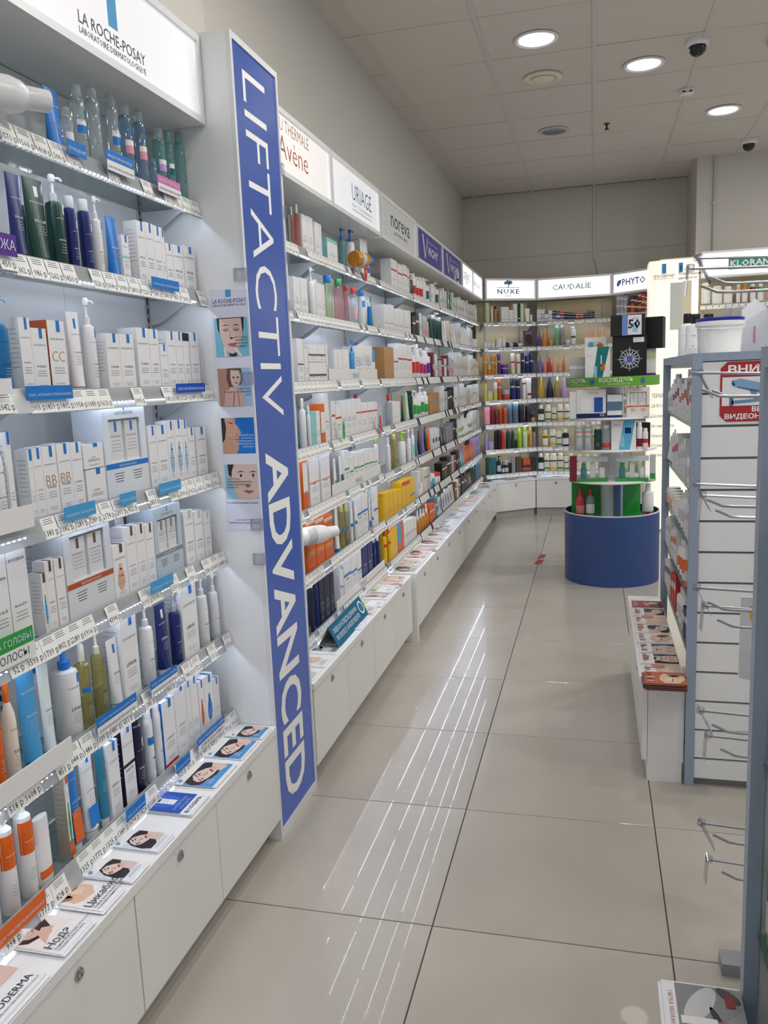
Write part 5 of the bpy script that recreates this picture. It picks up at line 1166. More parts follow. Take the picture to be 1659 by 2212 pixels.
brochure_stack((-.74, 8.235), seg(ca, cb)[0], .12, .09, 2, c_generic(71), 'pale brochure lying on the angled corner cabinet', 'leaflet under the pale corner cabinet brochure')
brochure_stack((-.45, 8.36), 0, .14, .09, 2, c_generic(78), 'white leaflet pile on the far wall cabinet', 'leaflet under the far wall cabinet pile')
C1, C2 = (980, 560, .19289), (980, 780, .19289)
WC = ['tree logo sign', 'pale green lettered sign', 'leaf logo sign']
def CL(i, k, zm):
    a, b_, nm = CORN[i]; an, L = seg(a, b_)
    return Line(a, an, ZS[k], '%s shelf under %s' % (ORD[k], WC[i]), zm, back=.016, smin=.004, smax=L - .004, hmax=HM[k])
B = dict(seg=12)
n = CL(0, 0, C1)
n.rnd(342, 402, 480, kind='slim', body='cgreen', cap='cgreen', **B); n.rnd(418, 442, 525, kind='wide', body='white', cap='white', **B); n.rnd(450, 486, 530, kind='wide', body='amber', cap='black', **B)
for a, b_, y, c in ((536, 620, 535, 'white'), (624, 668, 568, 'white'), (672, 714, 500, 'white'), (716, 748, 497, 'dgreen'), (750, 786, 497, 'cgreen')): n.box(a, b_, y, body=c, fine=False, lines_=False, bands=[('lgrey', .2, .26)])
n.T(800, 852, 552, body='white', cap='white'); n.box(860, 880, 620, fine=False, lines_=False)
n = CL(0, 1, C1)
for a, b_ in ((335, 375), (378, 418), (421, 460)): n.rnd(a, b_, 935, kind='jar', body='white', cap='white', **B)
n.rnd(466, 540, 888, kind='jar', body='white', cap='white', look='larger white jar', **B); n.rnd(546, 582, 820, kind='dropper', body='white', cap='white', **B)
P0 = Vector((K1[0], K1[1], 0)); an = seg(K1, K2)[0]; dd = Vector((math.cos(an), math.sin(an), 0)); s_ = solve_s(Vector((K1[0], K1[1], ZS[1])), dd, 980 + 590 * .19289)
q0 = P0 + dd * (s_) + Vector((-math.sin(an), math.cos(an), 0)) * .05
o = lying((q0.x, q0.y, ZS[1] + .03), an, .028, .2, 'dnavy', 'white', 'dark navy roll bottle lying on its side under the tree logo sign')
n.end[0] = .36; n.box(790, 915, 800, fn=card, body='4a3038', pic='2c1c20', look='dark leaning card with sale lettering')
n = CL(0, 2, C1)
for a, b_, y, kd, c, cp in ((272, 325, 1065, 'slim', 'amber', 'amber'), (330, 372, 1185, 'jar', 'amber', 'silver'), (386, 430, 1075, 'slim', 'amber', 'amber'), (436, 466, 1095, 'slim', 'gold', 'gold'), (470, 514, 1060, 'slim', 'purple', 'purple'), (518, 618, 1180, 'jar', 'purple', 'purple'), (636, 686, 1052, 'slim', 'cream', 'cream'), (702, 748, 1062, 'slim', 'cream', 'cream'), (754, 794, 1050, 'slim', 'navy', 'navy'), (798, 842, 1082, 'slim', 'navy', 'navy'), (846, 892, 1058, 'slim', 'navy', 'navy')):
    n.rnd(a, b_, y, kind=kd, body=c, cap=cp, band=(('magenta', .55, .62) if c == 'cream' else ('lgrey', .6, .68)), **B)
n = CL(0, 3, C2)
for a, b_, y, kd, c, cp in ((300, 336, 252, 'slim', 'olive', 'olive'), (346, 434, 338, 'jar', 'olive', 'silver'), (440, 486, 242, 'slim', 'olive', 'white'), (490, 536, 208, 'slim', 'copper', 'copper'), (540, 630, 320, 'jar', 'copper', 'silver'), (634, 690, 200, 'slim', 'navy', 'dnavy'), (694, 746, 208, 'slim', 'navy', 'dnavy')):
    n.rnd(a, b_, y, kind=kd, body=c, cap=cp, band=('lgrey', .6, .68), **B)
n.rnd(764, 812, 195, kind='slim', body='white', cap='white', band=('maroon', .72, .8), **B); n.T(816, 870, 190, body='white', cap='white', band=('maroon', .2, .3))
n = CL(0, 4, C2)
n.T(305, 370, 520, body='pink', cap='maroon')
for a, b_, y, c in ((386, 440, 500, 'maroon'), (446, 494, 560, 'maroon'), (497, 540, 482, 'copper'), (545, 606, 525, 'copper'), (609, 652, 480, 'steel'), (656, 720, 475, 'steel'), (726, 790, 490, 'dnavy'), (800, 862, 500, 'dnavy')): n.rnd(a, b_, y, kind='slim', body=c, cap=c, **B)
n.rnd(870, 942, 595, kind='jar', body='gold', cap='black', **B)
n = CL(0, 5, C2)
n.rnd(298, 330, 800, kind='slim', body='lav', cap='lav', **B); n.rnd(345, 430, 900, kind='jar', body='lav', cap='lav', **B); n.rnd(436, 470, 780, kind='slim', body='black', cap='black', **B); n.rnd(474, 520, 770, kind='slim', body='black', cap='black', **B)
for a, b_, y, c in ((525, 576, 765, 'red'), (586, 640, 765, 'dgreen'), (644, 682, 760, 'dgreen')): n.rnd(a, b_, y, kind='bullet', body=c, cap=c, **B)
n.rnd(686, 710, 880, kind='wide', body='black', cap='black', **B); n.rnd(713, 762, 750, kind='bullet', body='lime', cap='lime', **B); n.rnd(772, 825, 742, kind='cyl', body='cgreen', cap='lime', **B); n.rnd(835, 882, 738, kind='bullet', body='gold', cap='gold', **B); n.rnd(888, 926, 745, kind='cyl', body='grey', cap='black', **B)
n = CL(0, 6, C2)
for a, b_, c in ((275, 335, 'dgreen'), (340, 402, 'teal')): n.T(a, b_, 1080, body=c, cap='black')
n.rnd(412, 464, 1060, body='black', pump=True, cap='black', label='lgrey', **B); n.rnd(474, 512, 1130, body='black', pump=True, cap='black', label='lgrey', **B); n.rnd(526, 582, 1118, body='black', pump=True, cap='white', label='lgrey', **B); n.rnd(586, 616, 1140, kind='slim', body='black', cap='black', **B)
n.box(622, 694, 1075, body='grey', fine=False, lines_=False); n.box(706, 766, 1075, body='5b4a40', fine=False, lines_=False); lo = n.box(772, 868, 1165, body='3a2a26', fine=False, lines_=False, bands=[('copper', .3, .7)]); n.box(780, 862, 1090, lift=lo.dimensions.z + .002, body='copper', fine=False, lines_=False); n.box(870, 934, 1080, body='2c2224', fine=False, lines_=False)
# hair colour cartons in a grid
def as_dye(res): return (res[0], 'hair_colour_box', res[2], res[3].replace('carton', 'hair colour box').replace('low ', ''), 'box')
def dye(w, h, **k): return as_dye(carton(w, h, **k))
def grid(i, x0, x1, cols, tops, ybase, yh, zm, pal):
    n = CL(i, 0, zm); st = (x1 - x0) / cols; r = random.Random(3); h = None
    for c in range(cols):
        z = 0
        for t in range(tops[c]):
            col = pal(c, t, r); o = n.box(x0 + c * st + 1, x0 + (c + 1) * st - 1, ybase - yh, lift=z if t else 0, body=col, bands=[('c9c4d4' if col in ('dnavy', 'purple', 'black') else 'white', .35, .6)], fine=False, lines_=False, d=.1, fn=dye) if t == 0 else None
            if t == 0: h = o.dimensions.z; w0 = o.dimensions.x; L0 = o.location.copy()
            else:
                res = carton(w0, h, .1, body=col, bands=[('c9c4d4' if col in ('dnavy', 'purple', 'black') else 'white', .35, .6)], fine=False, lines_=False)
                place(as_dye(res), L0 + Vector((0, 0, t * (h + .0015))), n.a, n.where)
grid(1, 932, 1582, 15, [3, 3, 2, 3, 3, 3, 3, 3, 3, 3, 3, 3, 3, 4, 4], 690, 30, C1, lambda c, t, r: r.choice(['lgrey', 'silver', 'clear']) if c < 4 else ('red' if c in (6, 10, 11) and t > 0 else ('dnavy' if c > 6 or t == 2 else r.choice(['steel', 'purple', 'silver']))))
n = CL(1, 1, C1)
n.rnd(932, 980, 805, kind='cone', body='purple', cap='purple', **B); n.rnd(986, 1052, 772, kind='cone', body='amber', cap='amber', **B); n.rnd(1056, 1122, 905, kind='jar', body='amber', cap='gold', **B); n.rnd(1130, 1186, 735, kind='bullet', body='7fb28a', cap='7fb28a', look='sage green rounded bottle', **B); n.rnd(1190, 1242, 732, kind='bullet', body='grey', cap='grey', **B); n.rnd(1246, 1306, 905, kind='jar', body='lgrey', cap='white', **B); n.rnd(1312, 1368, 752, kind='wide', body='white', cap='white', spray=True, label='brown', hl=(.4, .5), **B)
n = CL(1, 2, C1)
for a, b_, y, c in ((934, 996, 1088, 'violet'), (1002, 1046, 1088, 'salmon'), (1049, 1096, 1094, 'red'), (1104, 1162, 1082, 'peach'), (1170, 1216, 1094, 'peach'), (1219, 1250, 1090, 'amber')): n.rnd(a, b_, y, kind='cone', body=c, cap=c, **B)
n = CL(1, 3, C2)
n.rnd(936, 1014, 182, kind='cone', body='gold', cap='gold', **B); n.rnd(1036, 1116, 168, kind='cone', body='dnavy', cap='navy', **B); n.rnd(1120, 1200, 168, kind='cone', body='olive', cap='cream', see=True, **B); n.rnd(1206, 1278, 190, kind='cone', body='lilac', cap='lilac', **B)
for k, lst in ((4, [(946, 1014, 495, 'dgreen'), (1026, 1090, 490, 'cream'), (1100, 1150, 520, 'cream'), (1160, 1226, 485, 'cream'), (1236, 1300, 485, 'cream')]), (5, [(996, 1060, 770, 'yellow'), (1080, 1146, 765, 'cream'), (1152, 1210, 790, 'cream'), (1216, 1290, 760, 'black')]), (6, [(936, 1000, 1035, 'black'), (1005, 1066, 1035, 'cream'), (1076, 1156, 1035, 'cream'), (1166, 1230, 1030, 'cream'), (1236, 1286, 1065, 'cream'), (1290, 1340, 1035, 'cream')])):
    n = CL(1, k, C2)
    for a, b_, y, c in lst: n.rnd(a, b_, y, kind='cyl' if c != 'cream' else 'wide', body=c, cap='white' if c != 'cream' else 'cream', label='white' if c != 'cream' else ('green' if b_ - a < 66 else 'yellow'), hl=(.15, .5) if c != 'cream' else (.14, .24), band=('dgreen', .56, .63), flat=.7, **B)
    for xx in (.42, .5, .58, .66): place(bottle(.055, .17, 'wide', body='cream', cap='cream', band=('dgreen', .56, .63), flat=.7, seg=12), (K2[0] + xx, K2[1] + .016, ZS[k] + .0006), 0, n.where)
for k in (1, 2, 3):
    for xx in (.50, .57, .64): place(bottle(.05, .17, 'cone', body='peach', cap='peach', seg=12), (K2[0] + xx, K2[1] + .016, ZS[k] + .0006), 0, '%s shelf under %s' % (ORD[k], WC[1]))
ZC_ = (960, 540, .30139)
grid(2, 1232, 1462, 9, [3, 3, 3, 2, 3, 3, 4, 4, 4], 452, 22, ZC_, lambda c, t, r: r.choice(['silver', 'lgrey']) if c < 3 else r.choice(['copper', 'brown', 'lav', 'maroon', 'orange']))
an, L = seg(K3, K4)
for k in range(1, 7):
    for j in range(6): place(bottle(.05, .16, 'wide', body=['white', 'salmon', 'cream', 'lav', 'white', 'cgreen'][k - 1], cap='white', seg=12), (K3[0] + math.cos(an) * (.06 + j * .08) - math.sin(an) * .02, K3[1] + math.sin(an) * (.06 + j * .08) + math.cos(an) * .02, ZS[k] + .0006), an, '%s shelf under %s' % (ORD[k], WC[2]))

# ================================================================== LIT COLUMN AND SHELVING AT THE FAR RIGHT
o = empty('lit_column', (.455, 7.50, 0)); tag(o, 'tall glowing cream advertising column behind the round display', 'column')
pts = [(.0, .04), (.06, .012), (.2, 0), (.34, .012), (.40, .04), (.40, .3), (0, .3)]
G().prism(pts, 0.02, 2.33, 'fff8e8').obj('lit_body', 'column_lit', o, angle=20)
G().prism([(-.01, .03), (.2, -.012), (.41, .03), (.41, .31), (-.01, .31)], 0, .02, 'lgrey').obj('plinth', 'plastic', o, angle=0)
G().prism([(.09, .06), (.41, .03), (.41, .28), (.09, .28)], 2.3302, 2.345, 'cream').obj('lid', 'laminate', o, angle=0)
g = G().frame((0, -.003, 0), (1, 0, 0), (0, 0, 1))
g.rect(.10, .135, 2.22, 2.30, 'sky'); g.text('LA ROCHE-POSAY', .12, 2.19, width=.17, size=.034, col='black', bold=.012); g.text('LABORATOIRE DERMATOLOGIQUE', .12, 2.172, width=.17, size=.016, col='ink')
g.rect(.235, .268, 2.22, 2.30, 'sky'); g.text('1', .252, 2.235, size=.06, col='white'); g.text('в России', .275, 2.235, size=.03, col='silver', align='l'); g.text('по рекомендации', .235, 2.20, size=.03, col='ink', align='l', sx=.7, bold=.01); g.text('дерматологов', .235, 2.165, size=.03, col='ink', align='l', sx=.7, bold=.01)
g.rect(.17, .27, 1.75, 2.14, 'e4ece4'); g.rect(.27, .34, 1.75, 2.15, 'fff2d0')
for i, (t_, s_) in enumerate((('ТЕРМАЛЬНАЯ ВОДА', .05), ('LA ROCHE-POSAY', .05), ('Успокаивает кожу', .04), ('Без консервантов', .036), ('Раздражения', .036), ('Для всей семьи', .036), ('Чувствительная кожа', .036))): g.text(t_, .03, 1.18 - i * .085, size=s_, col='4a4a52', align='l', sx=.6)
g.obj('lettering', 'print', o, angle=0)
KA = (.90, 7.83)
make_bay(KA, 0, 1.5, 'cream backed wall shelving under the green panel sign', pcol='ddcda8', uprights=(.28, .78), zt=2.19, np_=2)
make_cabinet((KA[0], KA[1] - .12), 0, [0, .5, 1.0, 1.5], 'low white cabinet under the green panel sign')
def d_klo(g, L, z0, z1): g.rect(.225, .62, z0 + .06, z0 + .16, '3aa08c'); g.up(); g.text('KLORANE', .42, z0 + .085, width=.36, size=.072, col='ffffff', res=1, bold=.03)
make_sign((KA[0], KA[1] - .02), 0, 1.5, 2.19, 2.415, 'bright white sign with a green panel of white letters', 'sign_bright', d_klo, depth=.2, panel='fafaff')
for k in range(7): make_shelf(KA, 0, 1.5, ZS[k] + (.02 if k == 0 else 0), '%s glass shelf under the green panel sign' % ORD[k], joined=True, depth=.165, drop=.05 if k < 6 else .006)
ZK = (1400, 540, .15612)
n = Line(KA, 0, ZS[0] + .02, 'top shelf under green panel sign', ZK, smin=.01, smax=1.49, hmax=.22)
for a, b_, y in ((722, 850, 455),): n.rnd(a, b_, y, kind='wide', body='olive', cap='white', label='white', hl=(.1, .8), flat=.6, see=True, **B)
for a, b_, y in ((878, 1020, 500), (1045, 1160, 505)): n.rnd(a, b_, y, kind='wide', body='cream', cap='white', label='white', hl=(.1, .75), flat=.6, **B)
for a, b_, c in ((1215, 1270, 'peach'), (1285, 1370, 'amber'), (1400, 1480, 'maroon'), (1500, 1590, 'green')): n.rnd(a, b_, 470, kind='wide', body=c, cap='white' if c != 'amber' else 'amber', label='white', hl=(.1, .6), **B)
n.end[0] = .62
for j in range(8): place(bottle(.07, .17, 'wide', body=['white', 'cgreen', 'cream'][j % 3], cap='white', seg=12), (KA[0] + .68 + j * .095, KA[1] + .02, ZS[0] + .021), 0, n.where)
for k in range(1, 7):
    for j in range(14):
        place(bottle(.06, .15, 'wide', body=['white', 'green', 'cream', 'cgreen', 'white', 'lgrey'][(k + (j // 4)) % 6], cap='green' if (k == 1 and j in (3, 4)) else 'white', seg=10), (KA[0] + .05 + j * .1, KA[1] + .02, ZS[k] + .0006), 0, '%s shelf under green panel sign' % ORD[k])

# ================================================================== ROUND ISLAND DISPLAY
IX, IY = .118, 5.79
isl = empty('round_display', (IX, IY, 0)); tag(isl, 'round tiered promotional display with a blue drum base', 'display')
g = G(); n_ = 48; R = .318
ring = lambda r, z: [(r * math.cos(2 * math.pi * k / n_), r * math.sin(2 * math.pi * k / n_), z) for k in range(n_)]
v = ring(R, 0) + ring(R, .478) + ring(R - .006, .478) + ring(R - .006, .43)
f = [(i * n_ + k, i * n_ + (k + 1) % n_, (i + 1) * n_ + (k + 1) % n_, (i + 1) * n_ + k) for i in range(3) for k in range(n_)]
g.add(v, f, '2f4c86'); g.obj('drum', 'island_blue', isl)
g = G()   # faint printed flower outlines round the drum
r_ = random.Random(8)
for j in range(13):
    a0 = r_.uniform(-1.4, 1.4) * R; zc = r_.uniform(.06, .42); sc = r_.uniform(.025, .05); g.on_cyl(0, 0, R + .0004)
    for pn in range(6):
        an = pn * math.pi / 3 + r_.random(); pts = []
        for t in range(9):
            th = t / 8 * 2 * math.pi; pts.append((a0 + sc * (math.cos(an) * (.6 + .5 * math.cos(th)) - math.sin(an) * .22 * math.sin(th)), zc + sc * (math.sin(an) * (.6 + .5 * math.cos(th)) + math.cos(an) * .22 * math.sin(th))))
        for (xa, za), (xb, zb) in zip(pts, pts[1:]):
            d_ = math.hypot(xb - xa, zb - za) or 1; nx, nz = -(zb - za) / d_ * .0005, (xb - xa) / d_ * .0005
            g.add([g.P(xa - nx, za - nz), g.P(xb - nx, zb - nz), g.P(xb + nx, zb + nz), g.P(xa + nx, za + nz)], [(0, 1, 2, 3)], '4a68a4')
stuff(g.obj('flower_print', 'print', isl, angle=0))
G().lathe([(R - .008, .425), (R - .008, .43)], 40, 'green').obj('drum_floor', 'plastic', isl)
G().lathe([(R + .0015, .474), (R + .0015, .482), (R - .007, .482)], 48, 'd8d8e0', caps=False).obj('drum_rim', 'plastic', isl)
G().lathe([(.075, .43), (.075, 1.33)], 24, 'eef0f4').obj('core', 'laminate', isl)
for a in (0.75, 2.3, 3.25, 4.9):
    c, s_ = math.cos(a), math.sin(a); r0, r1, t = .076, .27, .004
    G().prism([(r0 * c + t * s_, r0 * s_ - t * c), (r1 * c + t * s_, r1 * s_ - t * c), (r1 * c - t * s_, r1 * s_ + t * c), (r0 * c - t * s_, r0 * s_ + t * c)], .43, .69, '3f5fa8' if a in (2.3, 4.9) else 'green').obj('divider', 'laminate', isl, angle=0)
G().prism([(-.13, .05), (-.06, -.02), (-.05, -.01), (-.12, .06)], .431, .69, 'eef0f4').obj('side_panel', 'laminate', isl, angle=0)
for z in (.688, .900, 1.112): G().lathe([(.29, z), (.293, z + .003), (.293, z + .010), (.29, z + .012)], 48, 'f2f2f4').obj('tier', 'laminate', isl)
G().lathe([(.295, 1.325), (.30, 1.335)], 48, 'f2f2f4').obj('tier', 'laminate', isl)
g = G(); v = ring(.306, 1.328) + ring(.306, 1.39) + ring(.303, 1.39) + ring(.303, 1.328)
f = [(i * n_ + k, i * n_ + (k + 1) % n_, ((i + 1) % 4) * n_ + (k + 1) % n_, ((i + 1) % 4) * n_ + k) for i in range(4) for k in range(n_)]
bd = g.add(v, f, '63a534').obj('green_band', 'plastic', isl)
g = G().on_cyl(0, 0, .3065)
for x in (-.29, .02): g.text('КОСМЕДЭЛЬ', x, 1.357, width=.215, size=.036, col='ffffff', res=2); g.text('система красоты', x + .02, 1.338, width=.14, size=.018, col='d8f0b8')
g.ell(-.135, 1.36, .018, .02, '3a6ab0', 12); g.ell(.2, 1.36, .018, .02, '3a6ab0', 12); g.obj('lettering', 'print', bd, angle=0)
Z5 = (1180, 500, .36178)
def IL(z, nm, y=5.56, sm=(-9, 9)): return Line((0, y), 0, z, 'on %s of round display' % nm, Z5, back=0, smin=sm[0], smax=sm[1])
# top tier
n = IL(1.3355, 'top tier', 5.583)
n.box(232, 380, 690, body='white', side='lgrey', d=.1, fine=False, lines_=False, bands=[]).name = 'carton'
o = n.box(396, 598, 622, body='black', d=.11, fine=False, lines_=False)
p = G().frame((0, 0, 0), (1, 0, 0), (0, 0, 1)); hh = o.dimensions.z; ww = o.dimensions.x
for k in range(16):
    a = k * math.pi / 8; c, s_ = math.cos(a), math.sin(a); r1 = .078 if k % 2 == 0 else .062
    P2 = lambda r, w: (r * c - w * s_, hh * .52 + r * s_ + w * c)
    p.poly([P2(.03, -.004), P2(r1, -.0015), P2(r1, .0015), P2(.03, .004)], 'c4c8d6'); p.poly([P2(.05, .0), P2(.058, .010), P2(.064, .010), P2(.056, 0)], 'c4c8d6'); p.poly([P2(.05, .0), P2(.056, 0), P2(.064, -.010), P2(.058, -.010)], 'c4c8d6')
p.up(); p.poly([(0, hh * .52 + .042), (.036, hh * .52), (0, hh * .52 - .042), (-.036, hh * .52)], 'b4b8dc'); p.up(); p.rect(-.017, .017, hh * .45, hh * .56, '5a62b4'); p.rect(-.019, .019, hh * .55, hh * .60, '7a82cc'); p.rect(ww * .1, ww * .42, hh * .86, hh * .96, 'white'); p.text('VICHY', 0, hh * .08, width=ww * .25, col='c4c8d6')
p.obj('snowflake_print', 'print', o, angle=0); REG[-1] = (o, 'black gift box with a silver snowflake', 'on top tier of round display', None)
o2 = REG[-2][0]; REG[-2] = (o2, 'white gift box with a teal diagonal panel', 'on top tier of round display', None)
h2, w2 = o2.dimensions.z, o2.dimensions.x; p = G().frame((0, 0, 0), (1, 0, 0), (0, 0, 1))
p.poly([(-w2 * .22, 0), (w2 * .12, 0), (w2 * .48, h2), (0, h2)], '1a7a78'); p.up(); p.rect(-w2 * .14, -w2 * .02, h2 * .12, h2 * .5, 'cblue'); p.rect(.02, w2 * .17, h2 * .5, h2 * .78, 'white'); p.rect(w2 * .12, w2 * .3, h2 * .4, h2 * .55, 'orange'); p.rect(-w2 * .46, -w2 * .2, h2 * .72, h2 * .84, 'white'); p.text('VICHY', -w2 * .05, h2 * .05, width=w2 * .2, col='white'); p.text('2415 р', -w2 * .32, h2 * .76, width=w2 * .2, col='ink'); p.obj('panel_print', 'print', o2, angle=0)
zt = 1.3355 + hh
def put(res, x, y, z, rz, look): place((res[0], res[1], res[2], look, res[4]) + tuple(res[5:]), (x, y, z), rz, 'on round display', None)
def xz(px, py, y): q_ = bp(px, py, 'y', y); return q_.x, q_.z
xa = IX - .222
put(carton(.108, .19, .08, body='lgrey', bands=[('white', .1, .2), ('white', .6, .7)], fine=False), xa, 5.70, 1.3355, 0, 'pale grey patterned gift box standing at the left edge'.replace(' standing at the left edge', ''))
xa = IX + .24
put(carton(.07, .225, .09, body='white', bands=[('cgreen', .7, .95), ('purple', .1, .3)], fine=False, lines_=False), xa, 5.70, 1.3355, 0, 'white box with green and purple print')
xa, za = xz(Z5[0] + 487 * Z5[2], 680, 5.56)
o = carton(.21, .13, .1, body='black', bands=[('8090c8', .05, .95)] if False else [], fine=False, lines_=False); pp_ = G().frame((0, 0, 0), (1, 0, 0), (0, 0, 1)); pp_.rect(-.035, .0, .0, .13, '6f8fd0'); pp_.rect(0, .085, .003, .127, 'e4e8f4'); pp_.up(); pp_.text('50', .04, .045, width=.075, col='2c3050', bold=.03); pp_.rect(.03, .06, .02, .08, 'cblue'); pp_.rect(.02, .075, .095, .115, 'white'); pp_.up(); pp_.text('1402 р', .047, .1, width=.04, col='ink'); o[2].append(('number_print', pp_, 'print'))
put(o, xa, 5.56, zt + .001, 0, 'black gift box with a large number on the snowflake box')
xa, za = xz(Z5[0] + 640 * Z5[2], 700, 5.64)
put(carton(.11, .2, .1, body='black', bands=[], fine=False, lines_=False), xa + .005, 5.67, 1.3355 + .226, -.25, 'plain black gift box balanced on top')
xa, _ = xz(Z5[0] + 275 * Z5[2], 720, 5.74)
o = card(.14, .32, body='white', pic=None, lean=.05); o[2][0][1].ell(-.03, .27, .02, .02, 'aqua'); o[2][0][1].ell(.03, .26, .022, .022, 'amber'); o[2][0][1].lines(-.05, .05, .2, 8, .012, .003, 'lgrey')
put(o, xa + .02, 5.787, 1.3355, 0, 'white information flyer standing behind the teal panel box')
# lower tiers
n = IL(1.1245, 'upper tier', 5.57)
n.box(140, 178, 958, body='clear', d=.05, fine=False, lines_=False, bands=[('white', .7, .95)]); 
o = n.box(180, 355, 945, body='e6ecf2', d=.08, fine=False, lines_=False, bands=[('navy', 0, .16), ('white', .78, 1)])
w_, h_ = o.dimensions.x, o.dimensions.z; p = G().frame((0, -.001, 0), (1, 0, 0), (0, 0, 1)); p.rect(-w_ * .33, 0, h_ * .2, h_ * .72, 'f4f4f6'); p.rect(.02, w_ * .4, h_ * .2, h_ * .72, '2f58b0'); p.up(); p.rect(-.02, .05, h_ * .8, h_ * .94, 'white'); p.up(); p.text('1310 р', .015, h_ * .84, width=.055, col='ink'); p.text('0%', w_ * .38, h_ * .05, width=.03, col='white'); p.obj('window_print', 'print', o, angle=0)
n.box(364, 452, 975, body='e6ecf2', d=.07, fine=False, lines_=False, bands=[('navy', 0, .1), ('steel', .3, .7)]); n.box(480, 616, 930, fn=gift_box, d=.08, body='e6e2e0', band='orange', inner='peach', look='small pale')
put(carton(.09, .15, .03, body='green', fine=False, lines_=False), IX + .02, 5.68, 1.1245, 0, 'green booklet standing behind the blue and white set')
n = IL(.9125, 'middle tier', 5.57)
n.rnd(168, 222, 1138, kind='wide', body='clear', cap='white', see=True, band=('salmon', .62, .68)); n.rnd(224, 276, 1138, kind='wide', body='clear', cap='white', see=True, band=('salmon', .62, .68)); n.rnd(285, 329, 1158, kind='wide', body='dgreen', cap='white', title='V', tcol='white', label=None); n.rnd(332, 384, 1155, kind='wide', body='clear', cap='white', see=True, band=('red', .1, .28), title='V')
o = n.box(388, 536, 1128, body='white', d=.07, fine=False, lines_=False); w_, h_ = o.dimensions.x, o.dimensions.z; p = G().frame((0, 0, 0), (1, 0, 0), (0, 0, 1)); p.poly([(-w_ * .2, 0), (w_ * .25, 0), (w_ * .46, h_), (w_ * .0, h_)], '5fb4e0'); p.up(); p.rect(-w_ * .12, w_ * .02, h_ * .1, h_ * .5, 'cblue'); p.rect(w_ * .05, w_ * .3, h_ * .55, h_ * .75, 'navy'); p.text('2643 р', -w_ * .3, h_ * .82, width=w_ * .25, col='ink'); p.obj('panel_print', 'print', o, angle=0); REG[-1] = (o, 'white gift box with a light blue diagonal panel', 'on middle tier of round display', None)
n.rnd(540, 572, 1140, kind='wide', body='white', cap='white', band=('maroon', .1, .4)); n.rnd(574, 606, 1175, kind='wide', body='white', cap='white', band=('red', .3, .5)); 
put(carton(.1, .165, .08, body='black', bands=[('red', .0, .1)], fine=False, lines_=False), IX + .2, 5.70, .9125, .4, 'black and red gift box at the tier edge')
n = IL(.7005, 'lowest tier', 5.58)
def set_bag(w, h, d=.07):
    g = G().box(-w / 2, w / 2, 0, d, 0, h * .12, 'green'); parts = []
    parts.append(('bag_film', G().box(-w / 2, w / 2, .001, d - .001, h * .121, h * .8, 'clear'), 'film')); parts.append(('header', G().box(-w / 2, w / 2, .0, d * .3, h * .801, h, 'c9d2dc'), 'paper'))
    parts.append(('green_bottle', G().lathe([(.02, h * .13), (.02, h * .5), (.012, h * .55)], 12, '3a8a9a', -w * .3, d * .5).lathe([(.015, h * .55), (.015, h * .72)], 10, 'green', -w * .3, d * .5), 'plastic')); parts.append(('white_tube', G().box(-.015, .015, d * .4, d * .6, h * .13, h * .75, 'white'), 'plastic')); parts.append(('white_jar', G().lathe([(.022, h * .13), (.022, h * .5), (.018, h * .55)], 12, 'white', w * .3, d * .5), 'plastic'))
    return g, 'gift_set', parts, 'clear bag gift set with green base and white header', 'gift set'
n.box(140, 182, 1345, body='maroon', d=.06, fine=False, lines_=False); n.box(188, 368, 1345, fn=set_bag, d=.07); n.box(415, 612, 1340, fn=set_bag, d=.07); n.box(620, 652, 1335, body='lgrey', d=.05, fine=False, lines_=False, bands=[('green', .1, .3)])
n = Line((0, 5.665), 0, .4305, 'inside blue drum of round display', Z5, back=0)
n.rnd(176, 230, 1535, kind='round', body='c23a4a', cap='red', label='salmon', hl=(.2, .45), look='red micellar bottle with red cap'); n.rnd(236, 290, 1538, kind='round', body='clear', cap='red', see=True, label='white', hl=(.2, .5))
n.rnd(572, 638, 1505, kind='cyl', body='white', cap='white', band=('maroon', .12, .22))

# ================================================================== FAR GONDOLA WITH THE SLATTED END
BG = 'a0aec4'
go = empty('gondola', (.304, 2.795, 0)); tag(go, 'shop gondola with a white slatted end panel and blue-grey posts', 'gondola')
GL, GW, GH = 1.12, .62, 1.472
for x, y in ((0, 0), (GW - .03, 0), (0, GL), (GW - .03, GL)): G().box(x, x + .03, y, y + .03, 0, GH, BG).obj('post', 'alu', go, angle=0)
G().box(.03, GW - .03, .002, .03, GH - .026, GH, BG).obj('top_rail', 'alu', go, angle=0)
G().box(0, .03, .03, GL, GH - .03, GH, BG).obj('top_rail', 'alu', go, angle=0)
G().box(.03, GW - .03, .03, GL, GH - .045, GH - .02, 'eceef0').obj('top_board', 'laminate', go, angle=0)
G().box(.03, GW - .03, .02, .026, .03, GH - .03, '8c8f94').obj('slat_backing', 'laminate', go, angle=0)
for k in range(14):
    zt_ = 1.443 - k * .1035; zb = zt_ - .0955 if k < 13 else .03
    if zb < .028: zb = .028
    G().add(*(lambda b0: (b0.v, b0.f))(G().box(.031, GW - .031, .006, .0195, zb, zt_, 'f3f4f6')), 'f3f4f6').obj('slat', 'laminate', go, angle=0)
G().box(.20, .21, .031, GL, .03, GH - .046, 'e8eaec').obj('spine_panel', 'laminate', go, angle=0)
G().box(.03, GW - .03, .027, GL, .0, .03, '8c8f94').obj('base', 'laminate', go, angle=0)
